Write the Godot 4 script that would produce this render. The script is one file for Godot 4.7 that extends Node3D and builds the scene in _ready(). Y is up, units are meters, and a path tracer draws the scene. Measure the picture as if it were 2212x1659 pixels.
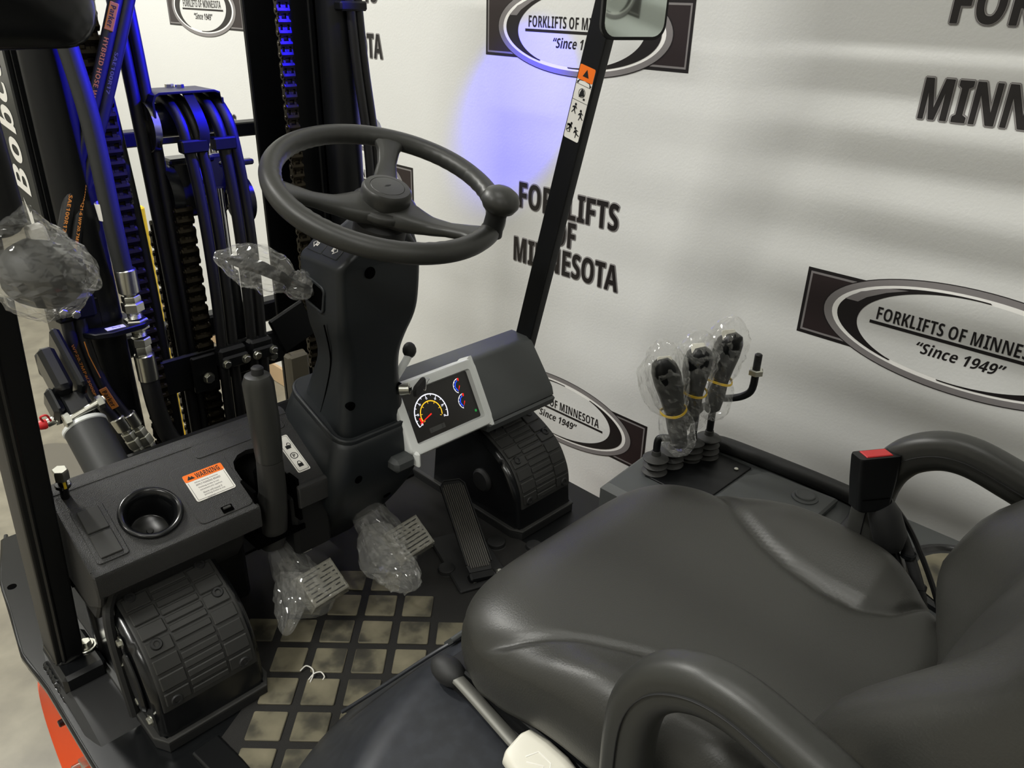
extends Node3D
# A forklift cab seen from its open side in front of a printed backdrop wall. y up, metres; the truck faces -z.

const IMG_W := 2212.0
const IMG_H := 1659.0
const FOCAL := 1700.0
const EYE := Vector3(-0.768, 1.82, 0.0)

var M := {}
var used := {}
var lift: Node3D
var meshes := {}

# ------------------------------------------------------------------ mesh collector
class B:
	var v := PackedVector3Array()
	var f := PackedInt32Array()

	func tri(a: int, b: int, c: int) -> void:
		f.push_back(a); f.push_back(b); f.push_back(c)

	func quad(a: int, b: int, c: int, d: int) -> void:
		tri(a, b, c); tri(a, c, d)

	func fix(i0: int) -> B:
		var s := 0.0
		var o := v[f[i0]]
		for k in range(i0, f.size(), 3):
			s += (v[f[k]] - o).dot((v[f[k + 1]] - o).cross(v[f[k + 2]] - o))
		if s < 0.0:
			for k in range(i0, f.size(), 3):
				var t := f[k + 1]
				f[k + 1] = f[k + 2]
				f[k + 2] = t
		return self

	func join(o: B, xf := Transform3D.IDENTITY) -> B:
		var n := v.size()
		var flip := xf.basis.determinant() < 0.0
		for p in o.v:
			v.push_back(xf * p)
		for k in range(0, o.f.size(), 3):
			if flip:
				tri(n + o.f[k], n + o.f[k + 2], n + o.f[k + 1])
			else:
				tri(n + o.f[k], n + o.f[k + 1], n + o.f[k + 2])
		return self

	# rings of equal count joined in order, ends closed by a fan
	func loft(rings: Array, cap0 := true, cap1 := true, closed := true) -> B:
		var i0 := f.size()
		var n: int = rings[0].size()
		var base := v.size()
		for r in rings:
			for p in r:
				v.push_back(p)
		var m := n if closed else n - 1
		for k in rings.size() - 1:
			for j in m:
				var a := base + k * n + j
				var b := base + k * n + (j + 1) % n
				quad(a, b, b + n, a + n)
		for e in 2:
			if (e == 0 and not cap0) or (e == 1 and not cap1):
				continue
			var at := base + (0 if e == 0 else (rings.size() - 1) * n)
			var c := Vector3.ZERO
			for j in n:
				c += v[at + j]
			v.push_back(c / n)
			var ci := v.size() - 1
			for j in n:
				if e == 0:
					tri(at + (j + 1) % n, at + j, ci)
				else:
					tri(at + j, at + (j + 1) % n, ci)
		if cap0 and cap1 and closed:
			fix(i0)
		return self

	func box(c: Vector3, s: Vector3, bev := 0.0, bas := Basis.IDENTITY) -> B:
		var i0 := f.size()
		var h := s * 0.5
		var b := minf(bev, minf(h.x, minf(h.y, h.z)) * 0.98)
		var n0 := v.size()
		if b <= 0.0:
			for k in 8:
				v.push_back(c + bas * Vector3(h.x * (1 if k & 1 else -1), h.y * (1 if k & 2 else -1), h.z * (1 if k & 4 else -1)))
			for q in [[0, 2, 3, 1], [4, 5, 7, 6], [0, 1, 5, 4], [2, 6, 7, 3], [0, 4, 6, 2], [1, 3, 7, 5]]:
				quad(n0 + q[0], n0 + q[1], n0 + q[2], n0 + q[3])
			return fix(i0)
		for k in 8:
			var g := Vector3(1 if k & 1 else -1, 1 if k & 2 else -1, 1 if k & 4 else -1)
			v.push_back(c + bas * (g * Vector3(h.x, h.y - b, h.z - b)))
			v.push_back(c + bas * (g * Vector3(h.x - b, h.y, h.z - b)))
			v.push_back(c + bas * (g * Vector3(h.x - b, h.y - b, h.z)))
		var polys := []
		for ax in 3:
			var d1 := 1 << ((ax + 1) % 3)
			var d2 := 1 << ((ax + 2) % 3)
			for sg in 2:
				var k := (1 << ax) * sg
				polys.append([k * 3 + ax, (k | d1) * 3 + ax, (k | d1 | d2) * 3 + ax, (k | d2) * 3 + ax])
			for s1 in 2:
				for s2 in 2:
					var k0 := d1 * s1 + d2 * s2
					var k1 := k0 | (1 << ax)
					polys.append([k0 * 3 + (ax + 1) % 3, k0 * 3 + (ax + 2) % 3, k1 * 3 + (ax + 2) % 3, k1 * 3 + (ax + 1) % 3])
		for k in 8:
			polys.append([k * 3, k * 3 + 1, k * 3 + 2])
		for p in polys:
			for t in range(1, p.size() - 1):
				convex(n0 + p[0], n0 + p[t], n0 + p[t + 1], c)
		return self

	func convex(a: int, b: int, c: int, o: Vector3) -> void:
		if (v[b] - v[a]).cross(v[c] - v[a]).dot(v[a] + v[b] + v[c] - 3.0 * o) >= 0.0:
			tri(a, b, c)
		else:
			tri(a, c, b)

	# profile of (radius, height) about an axis
	func lathe(o: Vector3, axis: Vector3, prof: Array, seg := 24) -> B:
		var up := axis.normalized()
		var u := up.cross(Vector3.RIGHT if absf(up.x) < 0.8 else Vector3.UP).normalized()
		var w := up.cross(u)
		var i0 := f.size()
		var prev := -1
		var prev_pole := false
		for p in prof:
			var st := v.size()
			var pole: bool = p.x < 1e-6
			if pole:
				v.push_back(o + up * p.y)
			else:
				for k in seg:
					var a := TAU * k / seg
					v.push_back(o + up * p.y + (u * cos(a) + w * sin(a)) * p.x)
			if prev >= 0:
				for k in seg:
					var k2 := (k + 1) % seg
					if pole and not prev_pole:
						tri(prev + k, prev + k2, st)
					elif prev_pole and not pole:
						tri(prev, st + k2, st + k)
					elif not pole:
						quad(prev + k, prev + k2, st + k2, st + k)
			prev = st
			prev_pole = pole
		return fix(i0)

	func cyl(a: Vector3, b: Vector3, r: float, seg := 16, bev := 0.0) -> B:
		var l := a.distance_to(b)
		if bev > 0.0:
			return lathe(a, b - a, [Vector2(0, 0), Vector2(r - bev, 0), Vector2(r, bev), Vector2(r, l - bev), Vector2(r - bev, l), Vector2(0, l)], seg)
		return lathe(a, b - a, [Vector2(0, 0), Vector2(r, 0), Vector2(r, l), Vector2(0, l)], seg)

	# round tube along a path; r is a number or one per point
	func tube(path: Array, r, seg := 12, squash := 1.0) -> B:
		var rings := []
		var n := path.size()
		var side := Vector3.ZERO
		for k in n:
			var t: Vector3 = (path[mini(k + 1, n - 1)] - path[maxi(k - 1, 0)]).normalized()
			if k == 0:
				side = t.cross(Vector3.UP if absf(t.y) < 0.9 else Vector3.RIGHT).normalized()
			side = (side - t * side.dot(t)).normalized()
			var up := side.cross(t)
			var rr: float = r[k] if r is Array else r
			var ring := PackedVector3Array()
			for j in seg:
				var a := TAU * j / seg
				ring.push_back(path[k] + side * cos(a) * rr + up * sin(a) * rr * squash)
			rings.append(ring)
		return loft(rings)

	# closed profile (x along side, y along the given up) carried along a path
	func sweep(path: Array, prof: PackedVector2Array, up: Vector3, sc := [], cl := false) -> B:
		var rings := []
		var n := path.size()
		for k in n:
			var t: Vector3 = path[mini(k + 1, n - 1)] - path[maxi(k - 1, 0)]
			if cl:
				t = path[(k + 1) % n] - path[(k + n - 1) % n]
			t = t.normalized()
			var side := t.cross(up).normalized()
			var u := side.cross(t)
			var s: Vector2 = sc[k] if sc.size() else Vector2.ONE
			var ring := PackedVector3Array()
			for p in prof:
				ring.push_back(path[k] + side * p.x * s.x + u * p.y * s.y)
			rings.append(ring)
		if cl:
			rings.append(rings[0])
			var i0 := f.size()
			loft(rings, false, false)
			return fix(i0)
		return loft(rings)

	# polygon in the local xy plane, from z = d0 to d1, edges chamfered
	func prism(poly: PackedVector2Array, d0: float, d1: float, xf := Transform3D.IDENTITY, bev := 0.0) -> B:
		var i0 := f.size()
		var n := poly.size()
		var area := 0.0
		for k in n:
			area += poly[k].cross(poly[(k + 1) % n])
		var sgn := 1.0 if area > 0.0 else -1.0
		var inn := PackedVector2Array()
		for k in n:
			var e0 := (poly[k] - poly[(k + n - 1) % n]).normalized()
			var e1 := (poly[(k + 1) % n] - poly[k]).normalized()
			var n0 := Vector2(-e0.y, e0.x) * sgn
			var n1 := Vector2(-e1.y, e1.x) * sgn
			var m := (n0 + n1)
			m = m / maxf(0.35, m.length_squared() * 0.5) if m.length_squared() > 1e-6 else n0
			inn.push_back(poly[k] + m * bev)
		var layers := [[inn, d0], [poly, d0 + bev], [poly, d1 - bev], [inn, d1]] if bev > 0.0 else [[poly, d0], [poly, d1]]
		var st := v.size()
		for l in layers:
			for p in l[0]:
				v.push_back(xf * Vector3(p.x, p.y, l[1]))
		for k in layers.size() - 1:
			for j in n:
				var a := st + k * n + j
				var b := st + k * n + (j + 1) % n
				quad(a, b, b + n, a + n)
		var tr := Geometry2D.triangulate_polygon(inn if bev > 0.0 else poly)
		var top := st + (layers.size() - 1) * n
		for k in range(0, tr.size(), 3):
			var a2 := tr[k]
			var b2 := tr[k + 1]
			var c2 := tr[k + 2]
			var pp: PackedVector2Array = inn if bev > 0.0 else poly
			if (pp[b2] - pp[a2]).cross(pp[c2] - pp[a2]) * sgn < 0.0:
				var q := b2
				b2 = c2
				c2 = q
			tri(top + a2, top + b2, top + c2)
			tri(st + a2, st + c2, st + b2)
		return fix(i0)

	func ball(c: Vector3, r: Vector3, seg := 16, bas := Basis.IDENTITY) -> B:
		var t := B.new()
		var prof := []
		var h := maxi(4, seg / 2)
		for k in h + 1:
			var a := PI * k / h
			prof.append(Vector2(0.0 if k == 0 or k == h else sin(a), -cos(a)))
		t.lathe(Vector3.ZERO, Vector3.UP, prof, seg)
		return join(t, Transform3D(bas * Basis.from_scale(r), c))

	# six-sided nut or bolt head
	func hexa(o: Vector3, axis: Vector3, r: float, h: float) -> B:
		return lathe(o, axis, [Vector2(0, 0), Vector2(r, 0), Vector2(r, h * 0.85), Vector2(r * 0.86, h), Vector2(0, h)], 6)

	# normals by face area, broken where faces turn by more than crease degrees
	func bake(crease := 40.0) -> ArrayMesh:
		var nf := f.size() / 3
		var fn := PackedVector3Array()
		var un := PackedVector3Array()
		fn.resize(nf)
		un.resize(nf)
		var cnt := PackedInt32Array()
		cnt.resize(v.size() + 1)
		for k in nf:
			var a := v[f[3 * k]]
			var c := (v[f[3 * k + 1]] - a).cross(v[f[3 * k + 2]] - a)
			fn[k] = c
			un[k] = c.normalized()
			for j in 3:
				cnt[f[3 * k + j] + 1] += 1
		for k in v.size():
			cnt[k + 1] += cnt[k]
		var adj := PackedInt32Array()
		adj.resize(3 * nf)
		var cur := cnt.duplicate()
		for k in nf:
			for j in 3:
				var i := f[3 * k + j]
				adj[cur[i]] = k
				cur[i] += 1
		var lim := cos(deg_to_rad(crease))
		var ov := PackedVector3Array()
		var on := PackedVector3Array()
		ov.resize(3 * nf)
		on.resize(3 * nf)
		var order := [0, 2, 1]
		for k in nf:
			var me := un[k]
			for j in 3:
				var i := f[3 * k + order[j]]
				var n := Vector3.ZERO
				for q in range(cnt[i], cnt[i + 1]):
					var g := adj[q]
					if un[g].dot(me) >= lim:
						n += fn[g]
				ov[3 * k + j] = v[i]
				on[3 * k + j] = n.normalized() if n.length_squared() > 1e-20 else me
		var arr := []
		arr.resize(Mesh.ARRAY_MAX)
		arr[Mesh.ARRAY_VERTEX] = ov
		arr[Mesh.ARRAY_NORMAL] = on
		var am := ArrayMesh.new()
		am.add_surface_from_arrays(Mesh.PRIMITIVE_TRIANGLES, arr)
		return am

# ------------------------------------------------------------------ small helpers
func V(x: float, y: float, z: float) -> Vector3:
	return Vector3(x, y, z)

func P2(a: Array) -> PackedVector2Array:
	var o := PackedVector2Array()
	for k in range(0, a.size(), 2):
		o.push_back(Vector2(a[k], a[k + 1]))
	return o

func frame(o: Vector3, x: Vector3, y: Vector3) -> Transform3D:
	var ax := x.normalized()
	var az := ax.cross(y).normalized()
	return Transform3D(Basis(ax, az.cross(ax), az), o)

func rrect(w: float, h: float, r: float, n := 4) -> PackedVector2Array:
	var o := PackedVector2Array()
	var rr := minf(r, minf(w, h) * 0.5 - 1e-5)
	var cs := [Vector2(w / 2 - rr, h / 2 - rr), Vector2(-w / 2 + rr, h / 2 - rr), Vector2(-w / 2 + rr, -h / 2 + rr), Vector2(w / 2 - rr, -h / 2 + rr)]
	for k in 4:
		for j in n + 1:
			var a := PI * 0.5 * (k + float(j) / n)
			o.push_back(cs[k] + Vector2(cos(a), sin(a)) * rr)
	return o

# Catmull-Rom through the points
func curve(p: Array, per := 6) -> Array:
	var o := []
	var n := p.size()
	for k in n - 1:
		var a: Vector3 = p[maxi(k - 1, 0)]
		var b: Vector3 = p[k]
		var c: Vector3 = p[k + 1]
		var d: Vector3 = p[mini(k + 2, n - 1)]
		for j in per:
			o.append(b.cubic_interpolate(c, a, d, float(j) / per))
	o.append(p[n - 1])
	return o

func numbered(called: String, under: Node) -> String:
	var key := str(under.get_instance_id()) + called
	var k: int = used.get(key, 0)
	used[key] = k + 1
	return called if k == 0 else "%s_%03d" % [called, k]

func put(called: String, mesh: Mesh, mat: Material, parent: Node, xf := Transform3D.IDENTITY) -> MeshInstance3D:
	var o := MeshInstance3D.new()
	o.name = numbered(called, parent)
	o.mesh = mesh
	o.material_override = mat
	parent.add_child(o, true)
	o.transform = xf
	return o

func obj(called: String, b: B, mat: Material, parent: Node = self, crease := 40.0) -> MeshInstance3D:
	return put(called, b.bake(crease), mat, parent)

func thing(called: String, label: String, category: String, at := Vector3.ZERO, group := "") -> Node3D:
	var o := Node3D.new()
	o.name = numbered(called, self)
	add_child(o)
	o.position = at
	tag(o, label, category, group)
	return o

func tag(o: Node, label: String, category: String, group := "") -> void:
	o.set_meta("label", label)
	o.set_meta("category", category)
	if group:
		o.set_meta("group", group)

func struct(called: String, b: B, mat: Material, parent: Node = self, crease := 40.0) -> MeshInstance3D:
	var o := obj(called, b, mat, parent, crease)
	if parent == self:
		o.set_meta("kind", "structure")
	return o

func say(o: Node, label: String) -> Node:
	o.set_meta("label", label)
	return o

# flat lettering: xf puts its centre, x along the line, y up the letters, z out of the surface
func lettering(words: String, w: float, h: float, mat: Material, parent: Node, xf: Transform3D, slant := 0.0, serif := false, called := "lettering") -> MeshInstance3D:
	var tm: TextMesh
	if meshes.has(words):
		tm = meshes[words]
	else:
		tm = TextMesh.new()
		var sf := SystemFont.new()
		sf.font_names = PackedStringArray(["Droid Serif" if serif else "Droid Sans"])
		sf.font_weight = 700
		tm.font = sf
		tm.font_size = 48
		tm.pixel_size = 0.01
		tm.depth = 0.0
		tm.curve_step = 1.0
		tm.text = words
		meshes[words] = tm
	var bb := tm.get_aabb()
	var sx := w / bb.size.x
	var sy := h / bb.size.y if h > 0.0 else sx
	var c := bb.position + bb.size * 0.5
	var local := Transform3D(Basis(Vector3(sx, 0, 0), Vector3(slant * sy, sy, 0), Vector3(0, 0, 1)), Vector3.ZERO) * Transform3D(Basis.IDENTITY, Vector3(-c.x, -c.y, 0))
	return put(called, tm, mat, parent, xf * local)

func mat(called: String, col: Color, rough := 0.5, metal := 0.0, spec := 0.5) -> StandardMaterial3D:
	var m := StandardMaterial3D.new()
	m.resource_name = called
	m.albedo_color = col
	m.roughness = rough
	m.metallic = metal
	m.metallic_specular = spec
	M[called] = m
	return m

func noise_tex(seed_: int, freq: float, size: int, normal := false, strength := 4.0, ramp: Gradient = null, kind := FastNoiseLite.TYPE_SIMPLEX_SMOOTH, oct := 4) -> NoiseTexture2D:
	var n := FastNoiseLite.new()
	n.seed = seed_
	n.frequency = freq
	n.noise_type = kind
	n.fractal_octaves = oct
	var t := NoiseTexture2D.new()
	t.width = size
	t.height = size
	t.seamless = true
	t.noise = n
	if normal:
		t.as_normal_map = true
		t.bump_strength = strength
	if ramp:
		t.color_ramp = ramp
	return t

func ramp(stops: Array) -> Gradient:
	var g := Gradient.new()
	var off := PackedFloat32Array()
	var col := PackedColorArray()
	for s in stops:
		off.push_back(s[0])
		col.push_back(s[1])
	g.offsets = off
	g.colors = col
	return g

func grain(m: StandardMaterial3D, tex: Texture2D, scale: float, strength: float) -> void:
	m.normal_enabled = true
	m.normal_texture = tex
	m.normal_scale = strength
	m.uv1_triplanar = true
	m.uv1_world_triplanar = true
	m.uv1_scale = Vector3.ONE * scale

# ------------------------------------------------------------------ scene
func _ready() -> void:
	camera_and_sky()
	lamps()
	materials()
	room()
	wall_print()
	lift = thing("forklift", "black forklift truck with orange wheel, open cab, vinyl seat and tall hose-laced mast", "forklift", V(0, 0, 0))
	deck()
	mat_and_floor()
	for s in [-1.0, 1.0]:
		foot_cover(s)
	cowl()
	dash()
	column()
	steering()
	pedals()
	hood()
	seat()
	levers()
	pillars()
	mast()
	lights_and_mirrors()
	small_things()
	guard()

func camera_and_sky() -> void:
	var cam := Camera3D.new()
	cam.name = "camera"
	var yw := deg_to_rad(45.6)
	var pt := deg_to_rad(-26.15)
	var rl := deg_to_rad(1.55)
	var fw := Vector3(cos(pt) * sin(yw), sin(pt), -cos(pt) * cos(yw))
	var rt := Vector3(cos(yw), 0, sin(yw))
	var up := rt.cross(fw)
	var r2 := rt * cos(rl) + up * sin(rl)
	var u2 := up * cos(rl) - rt * sin(rl)
	cam.transform = Transform3D(Basis(r2, u2, -fw), EYE)
	cam.fov = rad_to_deg(2.0 * atan(IMG_H * 0.5 / FOCAL))
	cam.near = 0.02
	cam.far = 60.0
	cam.current = true
	add_child(cam)
	var we := WorldEnvironment.new()
	we.name = "environment"
	var e := Environment.new()
	e.background_mode = Environment.BG_COLOR
	e.background_color = Color(0.05, 0.05, 0.05)
	e.tonemap_mode = Environment.TONE_MAPPER_LINEAR
	e.tonemap_exposure = 1.0
	e.sdfgi_enabled = true
	e.ssao_enabled = true
	e.ssil_enabled = true
	we.environment = e
	add_child(we)

const LAMPS := [[-2.7, -1.4, 13.0, "beside the open left side of the truck"], [-2.6, 1.8, 5.5, "behind the truck, away from the printed wall"], [-0.9, -4.4, 20.0, "in front of the mast"], [-0.6, 2.9, 2.5, "behind the truck, near the printed wall"], [-0.25, -0.7, 1.6, "straight above the overhead guard"]]

func lamps() -> void:
	var body := mat("lamp_white", Color(0.8, 0.8, 0.8), 0.6)
	var glow := mat("lamp_glow", Color(1, 1, 1), 0.6)
	glow.emission_enabled = true
	glow.emission = Color(1.0, 0.995, 0.97)
	glow.emission_energy_multiplier = 8.0
	for l in LAMPS:
		var t := thing("ceiling_light", "white ceiling light panel hung high " + l[3], "ceiling light", V(l[0], 4.3, l[1]), "ceiling lights")
		obj("housing", B.new().box(V(0, 0.05, 0), V(0.2, 0.08, 1.5), 0.01), body, t)
		obj("diffuser", B.new().box(V(0, 0.005, 0), V(0.15, 0.012, 1.46), 0.003), glow, t)
		var a := AreaLight3D.new()
		a.name = "glow"
		a.area_size = Vector2(0.15, 1.46)
		a.area_normalize_energy = true
		a.light_energy = l[2]
		a.light_color = Color(1.0, 0.995, 0.97)
		a.area_range = 30.0
		a.area_attenuation = 2.0
		a.shadow_enabled = true
		t.add_child(a)
		a.transform = Transform3D(Basis(Vector3(1, 0, 0), -PI / 2), V(0, -0.01, 0))

func materials() -> void:
	var fine := noise_tex(3, 0.09, 512, true, 6.0)
	var hide := noise_tex(7, 0.05, 512, true, 5.0, null, FastNoiseLite.TYPE_CELLULAR, 2)
	mat("steel_black", Color(0.05, 0.055, 0.06), 0.42, 0.0, 0.38)
	mat("steel_gloss", Color(0.07, 0.075, 0.08), 0.22)
	mat("steel_dim", Color(0.03, 0.033, 0.038), 0.5)
	mat("brown_panel", Color(0.33, 0.31, 0.26), 0.5)
	var pl := mat("cowl_plastic", Color(0.14, 0.14, 0.137), 0.5)
	grain(pl, fine, 14.0, 1.3)
	var ps := mat("smooth_plastic", Color(0.1, 0.115, 0.125), 0.46)
	grain(ps, fine, 30.0, 0.18)
	mat("dash_plastic", Color(0.25, 0.26, 0.26), 0.55)
	var sv := mat("seat_vinyl", Color(0.175, 0.175, 0.163), 0.42)
	grain(sv, hide, 16.0, 0.3)
	var wr := mat("wheel_rubber", Color(0.18, 0.182, 0.172), 0.4)
	grain(wr, fine, 40.0, 0.25)
	mat("rubber", Color(0.1, 0.102, 0.104), 0.62)
	mat("rubber_tread", Color(0.155, 0.155, 0.148), 0.6)
	mat("hose_rubber", Color(0.065, 0.065, 0.07), 0.5)
	mat("hose_grey", Color(0.16, 0.165, 0.165), 0.55)
	var hd := mat("hood_plastic", Color(0.15, 0.16, 0.18), 0.42)
	hd.albedo_texture = noise_tex(21, 0.03, 512, false, 1.0, ramp([[0.0, Color(0.8, 0.8, 0.8)], [0.62, Color(0.95, 0.95, 0.95)], [0.78, Color(1.25, 1.25, 1.2)], [1.0, Color(1.7, 1.65, 1.55)]]))
	hd.uv1_triplanar = true
	hd.uv1_world_triplanar = true
	hd.uv1_scale = Vector3.ONE * 2.2
	mat("zinc", Color(0.78, 0.78, 0.74), 0.28, 1.0)
	mat("chrome", Color(0.85, 0.85, 0.85), 0.12, 1.0)
	mat("chain_steel", Color(0.2, 0.18, 0.14), 0.32, 0.85)
	mat("silver_plastic", Color(0.86, 0.87, 0.86), 0.38)
	mat("treadle_rubber", Color(0.3, 0.29, 0.27), 0.5)
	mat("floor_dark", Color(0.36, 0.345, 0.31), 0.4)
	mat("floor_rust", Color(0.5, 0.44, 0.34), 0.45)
	mat("lever_metal", Color(0.42, 0.42, 0.4), 0.42, 0.6)
	mat("orange_paint", Color(0.95, 0.34, 0.13), 0.4)
	mat("label_white", Color(0.9, 0.89, 0.86), 0.45)
	mat("label_orange", Color(0.95, 0.45, 0.08), 0.45)
	mat("label_black", Color(0.06, 0.06, 0.06), 0.5)
	mat("hose_orange", Color(0.75, 0.47, 0.18), 0.5)
	mat("hose_print_grey", Color(0.36, 0.35, 0.36), 0.5)
	mat("red_plastic", Color(0.78, 0.16, 0.17), 0.4)
	mat("yellow_rubber", Color(0.86, 0.72, 0.2), 0.5)
	mat("yellow_paint", Color(0.95, 0.8, 0.1), 0.5)
	mat("mirror_glass", Color(0.8, 0.84, 0.82), 0.03, 1.0)
	mat("screen_black", Color(0.14, 0.135, 0.13), 0.25)
	mat("hole_black", Color(0.01, 0.01, 0.01), 0.9, 0.0, 0.1)  # near-black stands in for the shade inside holes, slots and seams
	mat("handle_white", Color(0.8, 0.79, 0.74), 0.4)
	var film := mat("clear_film", Color(0.86, 0.86, 0.84, 0.09), 0.05, 0.0, 0.6)
	film.transparency = BaseMaterial3D.TRANSPARENCY_ALPHA
	film.cull_mode = BaseMaterial3D.CULL_DISABLED
	var wrap := mat("tight_film", Color(0.62, 0.61, 0.56, 0.52), 0.16, 0.0, 0.6)  # film glare over the black pads is put into this grey tint
	wrap.transparency = BaseMaterial3D.TRANSPARENCY_ALPHA
	wrap.cull_mode = BaseMaterial3D.CULL_DISABLED
	var pd := mat("mat_pad", Color(1, 1, 1), 0.75)
	pd.albedo_texture = noise_tex(31, 0.011, 512, false, 1.0, ramp([[0.0, Color(0.14, 0.135, 0.12)], [0.3, Color(0.25, 0.24, 0.2)], [0.5, Color(0.41, 0.39, 0.32)], [1.0, Color(0.52, 0.495, 0.41)]]), FastNoiseLite.TYPE_SIMPLEX_SMOOTH, 5)
	pd.uv1_triplanar = true
	pd.uv1_world_triplanar = true
	pd.uv1_scale = Vector3.ONE * 1.3
	var mb := mat("mat_base", Color(0.1, 0.096, 0.088), 0.75)
	grain(mb, fine, 12.0, 0.4)
	var fl := mat("concrete", Color(1, 1, 1), 0.35)
	fl.albedo_texture = noise_tex(41, 0.012, 1024, false, 1.0, ramp([[0.0, Color(0.41, 0.39, 0.345)], [0.5, Color(0.47, 0.45, 0.395)], [1.0, Color(0.53, 0.51, 0.45)]]), FastNoiseLite.TYPE_SIMPLEX_SMOOTH, 6)
	fl.uv1_triplanar = true
	fl.uv1_world_triplanar = true
	fl.uv1_scale = Vector3.ONE * 0.5
	var wl := mat("wall_vinyl", Color(0.85, 0.852, 0.842), 0.4)
	wl.normal_enabled = true
	wl.normal_texture = noise_tex(51, 0.06, 512, true, 3.0)
	wl.normal_scale = 0.12
	wl.uv1_triplanar = true
	wl.uv1_world_triplanar = true
	wl.uv1_scale = Vector3.ONE * 3.0
	mat("wall_paint", Color(0.88, 0.875, 0.85), 0.6)
	mat("wall_grey", Color(0.5, 0.5, 0.47), 0.6)
	mat("tan_base", Color(0.7, 0.6, 0.47), 0.6)
	mat("ink_black", Color(0.1, 0.085, 0.09), 0.4)
	mat("ink_brown", Color(0.16, 0.125, 0.13), 0.4)
	mat("ink_grey", Color(0.5, 0.485, 0.485), 0.4)
	mat("ink_light", Color(0.66, 0.65, 0.645), 0.4)
	mat("ink_white", Color(0.95, 0.945, 0.93), 0.4)
	for g in [["white", Color(0.95, 0.95, 1.0), 1.3], ["yellow", Color(1.0, 0.78, 0.15), 1.2], ["red", Color(1.0, 0.1, 0.05), 1.4], ["blue", Color(0.1, 0.3, 1.0), 1.2], ["green", Color(0.15, 0.7, 0.3), 0.6], ["dim", Color(0.3, 0.3, 0.28), 0.3]]:
		var m := mat("gauge_" + g[0], Color(0.05, 0.05, 0.05), 0.5)
		m.emission_enabled = true
		m.emission = g[1]
		m.emission_energy_multiplier = g[2]

# ------------------------------------------------------------------ the hall
func room() -> void:
	struct("floor", B.new().box(V(-2.5, -0.05, -1.0), V(7.4, 0.1, 13.4)), M.concrete)
	struct("ceiling", B.new().box(V(-2.5, 4.55, -1.0), V(7.4, 0.1, 13.4)), M.wall_paint)
	var wr := struct("wall_right", B.new().box(V(1.06, 2.25, -1.0), V(0.1, 4.5, 13.4)), M.wall_paint)
	struct("wall_left", B.new().box(V(-6.1, 2.25, -1.0), V(0.1, 4.5, 13.4)), M.wall_paint)
	var wf := struct("wall_front", B.new().box(V(-2.5, 2.25, -7.6), V(7.4, 4.5, 0.1)), M.wall_paint)
	struct("wall_back", B.new().box(V(-2.5, 2.25, 5.6), V(7.4, 4.5, 0.1)), M.wall_paint)
	struct("baseboard_right", B.new().box(V(0.995, 0.05, -1.0), V(0.015, 0.1, 13.2), 0.004), M.tan_base)
	obj("wainscot", B.new().box(V(-2.5, 0.55, -7.54), V(7.3, 1.1, 0.02), 0.004), M.wall_grey, wf)
	meshes["wall"] = wr
	var fl: Node = get_node("floor")
	for q in [[-0.1, -3.2, 0.13, 0.4, "floor_dark", 0.0006], [-0.2, -3.45, 0.06, 0.14, "floor_rust", 0.001], [-0.16, -3.0, 0.05, 0.1, "floor_rust", 0.0012]]:  # flat oval patches on the floor: one darker, two rust-coloured
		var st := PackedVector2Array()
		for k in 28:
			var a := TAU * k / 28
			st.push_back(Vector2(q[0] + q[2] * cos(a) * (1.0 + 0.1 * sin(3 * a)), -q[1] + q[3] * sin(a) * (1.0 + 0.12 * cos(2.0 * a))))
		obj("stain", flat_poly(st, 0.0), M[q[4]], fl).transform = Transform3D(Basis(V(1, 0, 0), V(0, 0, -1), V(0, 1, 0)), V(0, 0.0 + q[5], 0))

func wall_print() -> void:
	# the vinyl wrap: a pale sheet over the whole wall, logo badges and slogans in staggered rows
	var wall: Node3D = meshes["wall"]
	obj("vinyl_wrap", B.new().box(V(1.004, 2.25, -1.0), V(0.008, 4.48, 13.2)), M.wall_vinyl, wall)
	var wt := Basis(V(0, 0, 1), V(0, 1, 0), V(-1, 0, 0))
	var a := func(z: float, y: float, off: float) -> Transform3D: return Transform3D(wt, V(1.0 - off, y, z))
	for r in [[-3.725, 1.745], [-1.5175, 1.745], [0.69, 1.745], [-2.613, 1.187], [-0.4, 1.187], [-1.5175, 0.59], [0.69, 0.59], [1.8, 1.187], [-0.4, 2.3], [-2.613, 2.3], [1.8, 2.3], [2.9, 1.745], [4.0, 1.187], [4.0, 2.3]]:
		badge(wall, a.call(r[0], r[1], 0.0))
	for r in [[-1.525, 1.19], [-2.613, 1.752], [-0.387, 1.755], [-3.73, 1.19], [0.68, 1.19], [-1.525, 2.32], [-0.4, 0.6], [-2.613, 0.6], [0.68, 2.32], [1.8, 1.752], [2.9, 1.19], [2.9, 2.32]]:
		slogan(wall, a.call(r[0], r[1], 0.0))

func ellipse_band(a0: float, b0: float, a1: float, b1: float, seg := 72, d := 0.0) -> B:
	var b := B.new()
	for k in seg:
		var t := TAU * k / seg
		b.v.push_back(V(a0 * cos(t), b0 * sin(t), d))
		b.v.push_back(V(a1 * cos(t), b1 * sin(t), d))
	for k in seg:
		var i := 2 * k
		var j := 2 * ((k + 1) % seg)
		b.quad(i, i + 1, j + 1, j)
	for k in range(0, b.f.size(), 3):
		var p := b.v[b.f[k]]
		if (b.v[b.f[k + 1]] - p).cross(b.v[b.f[k + 2]] - p).z < 0:
			var q := b.f[k + 1]
			b.f[k + 1] = b.f[k + 2]
			b.f[k + 2] = q
	return b

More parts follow.
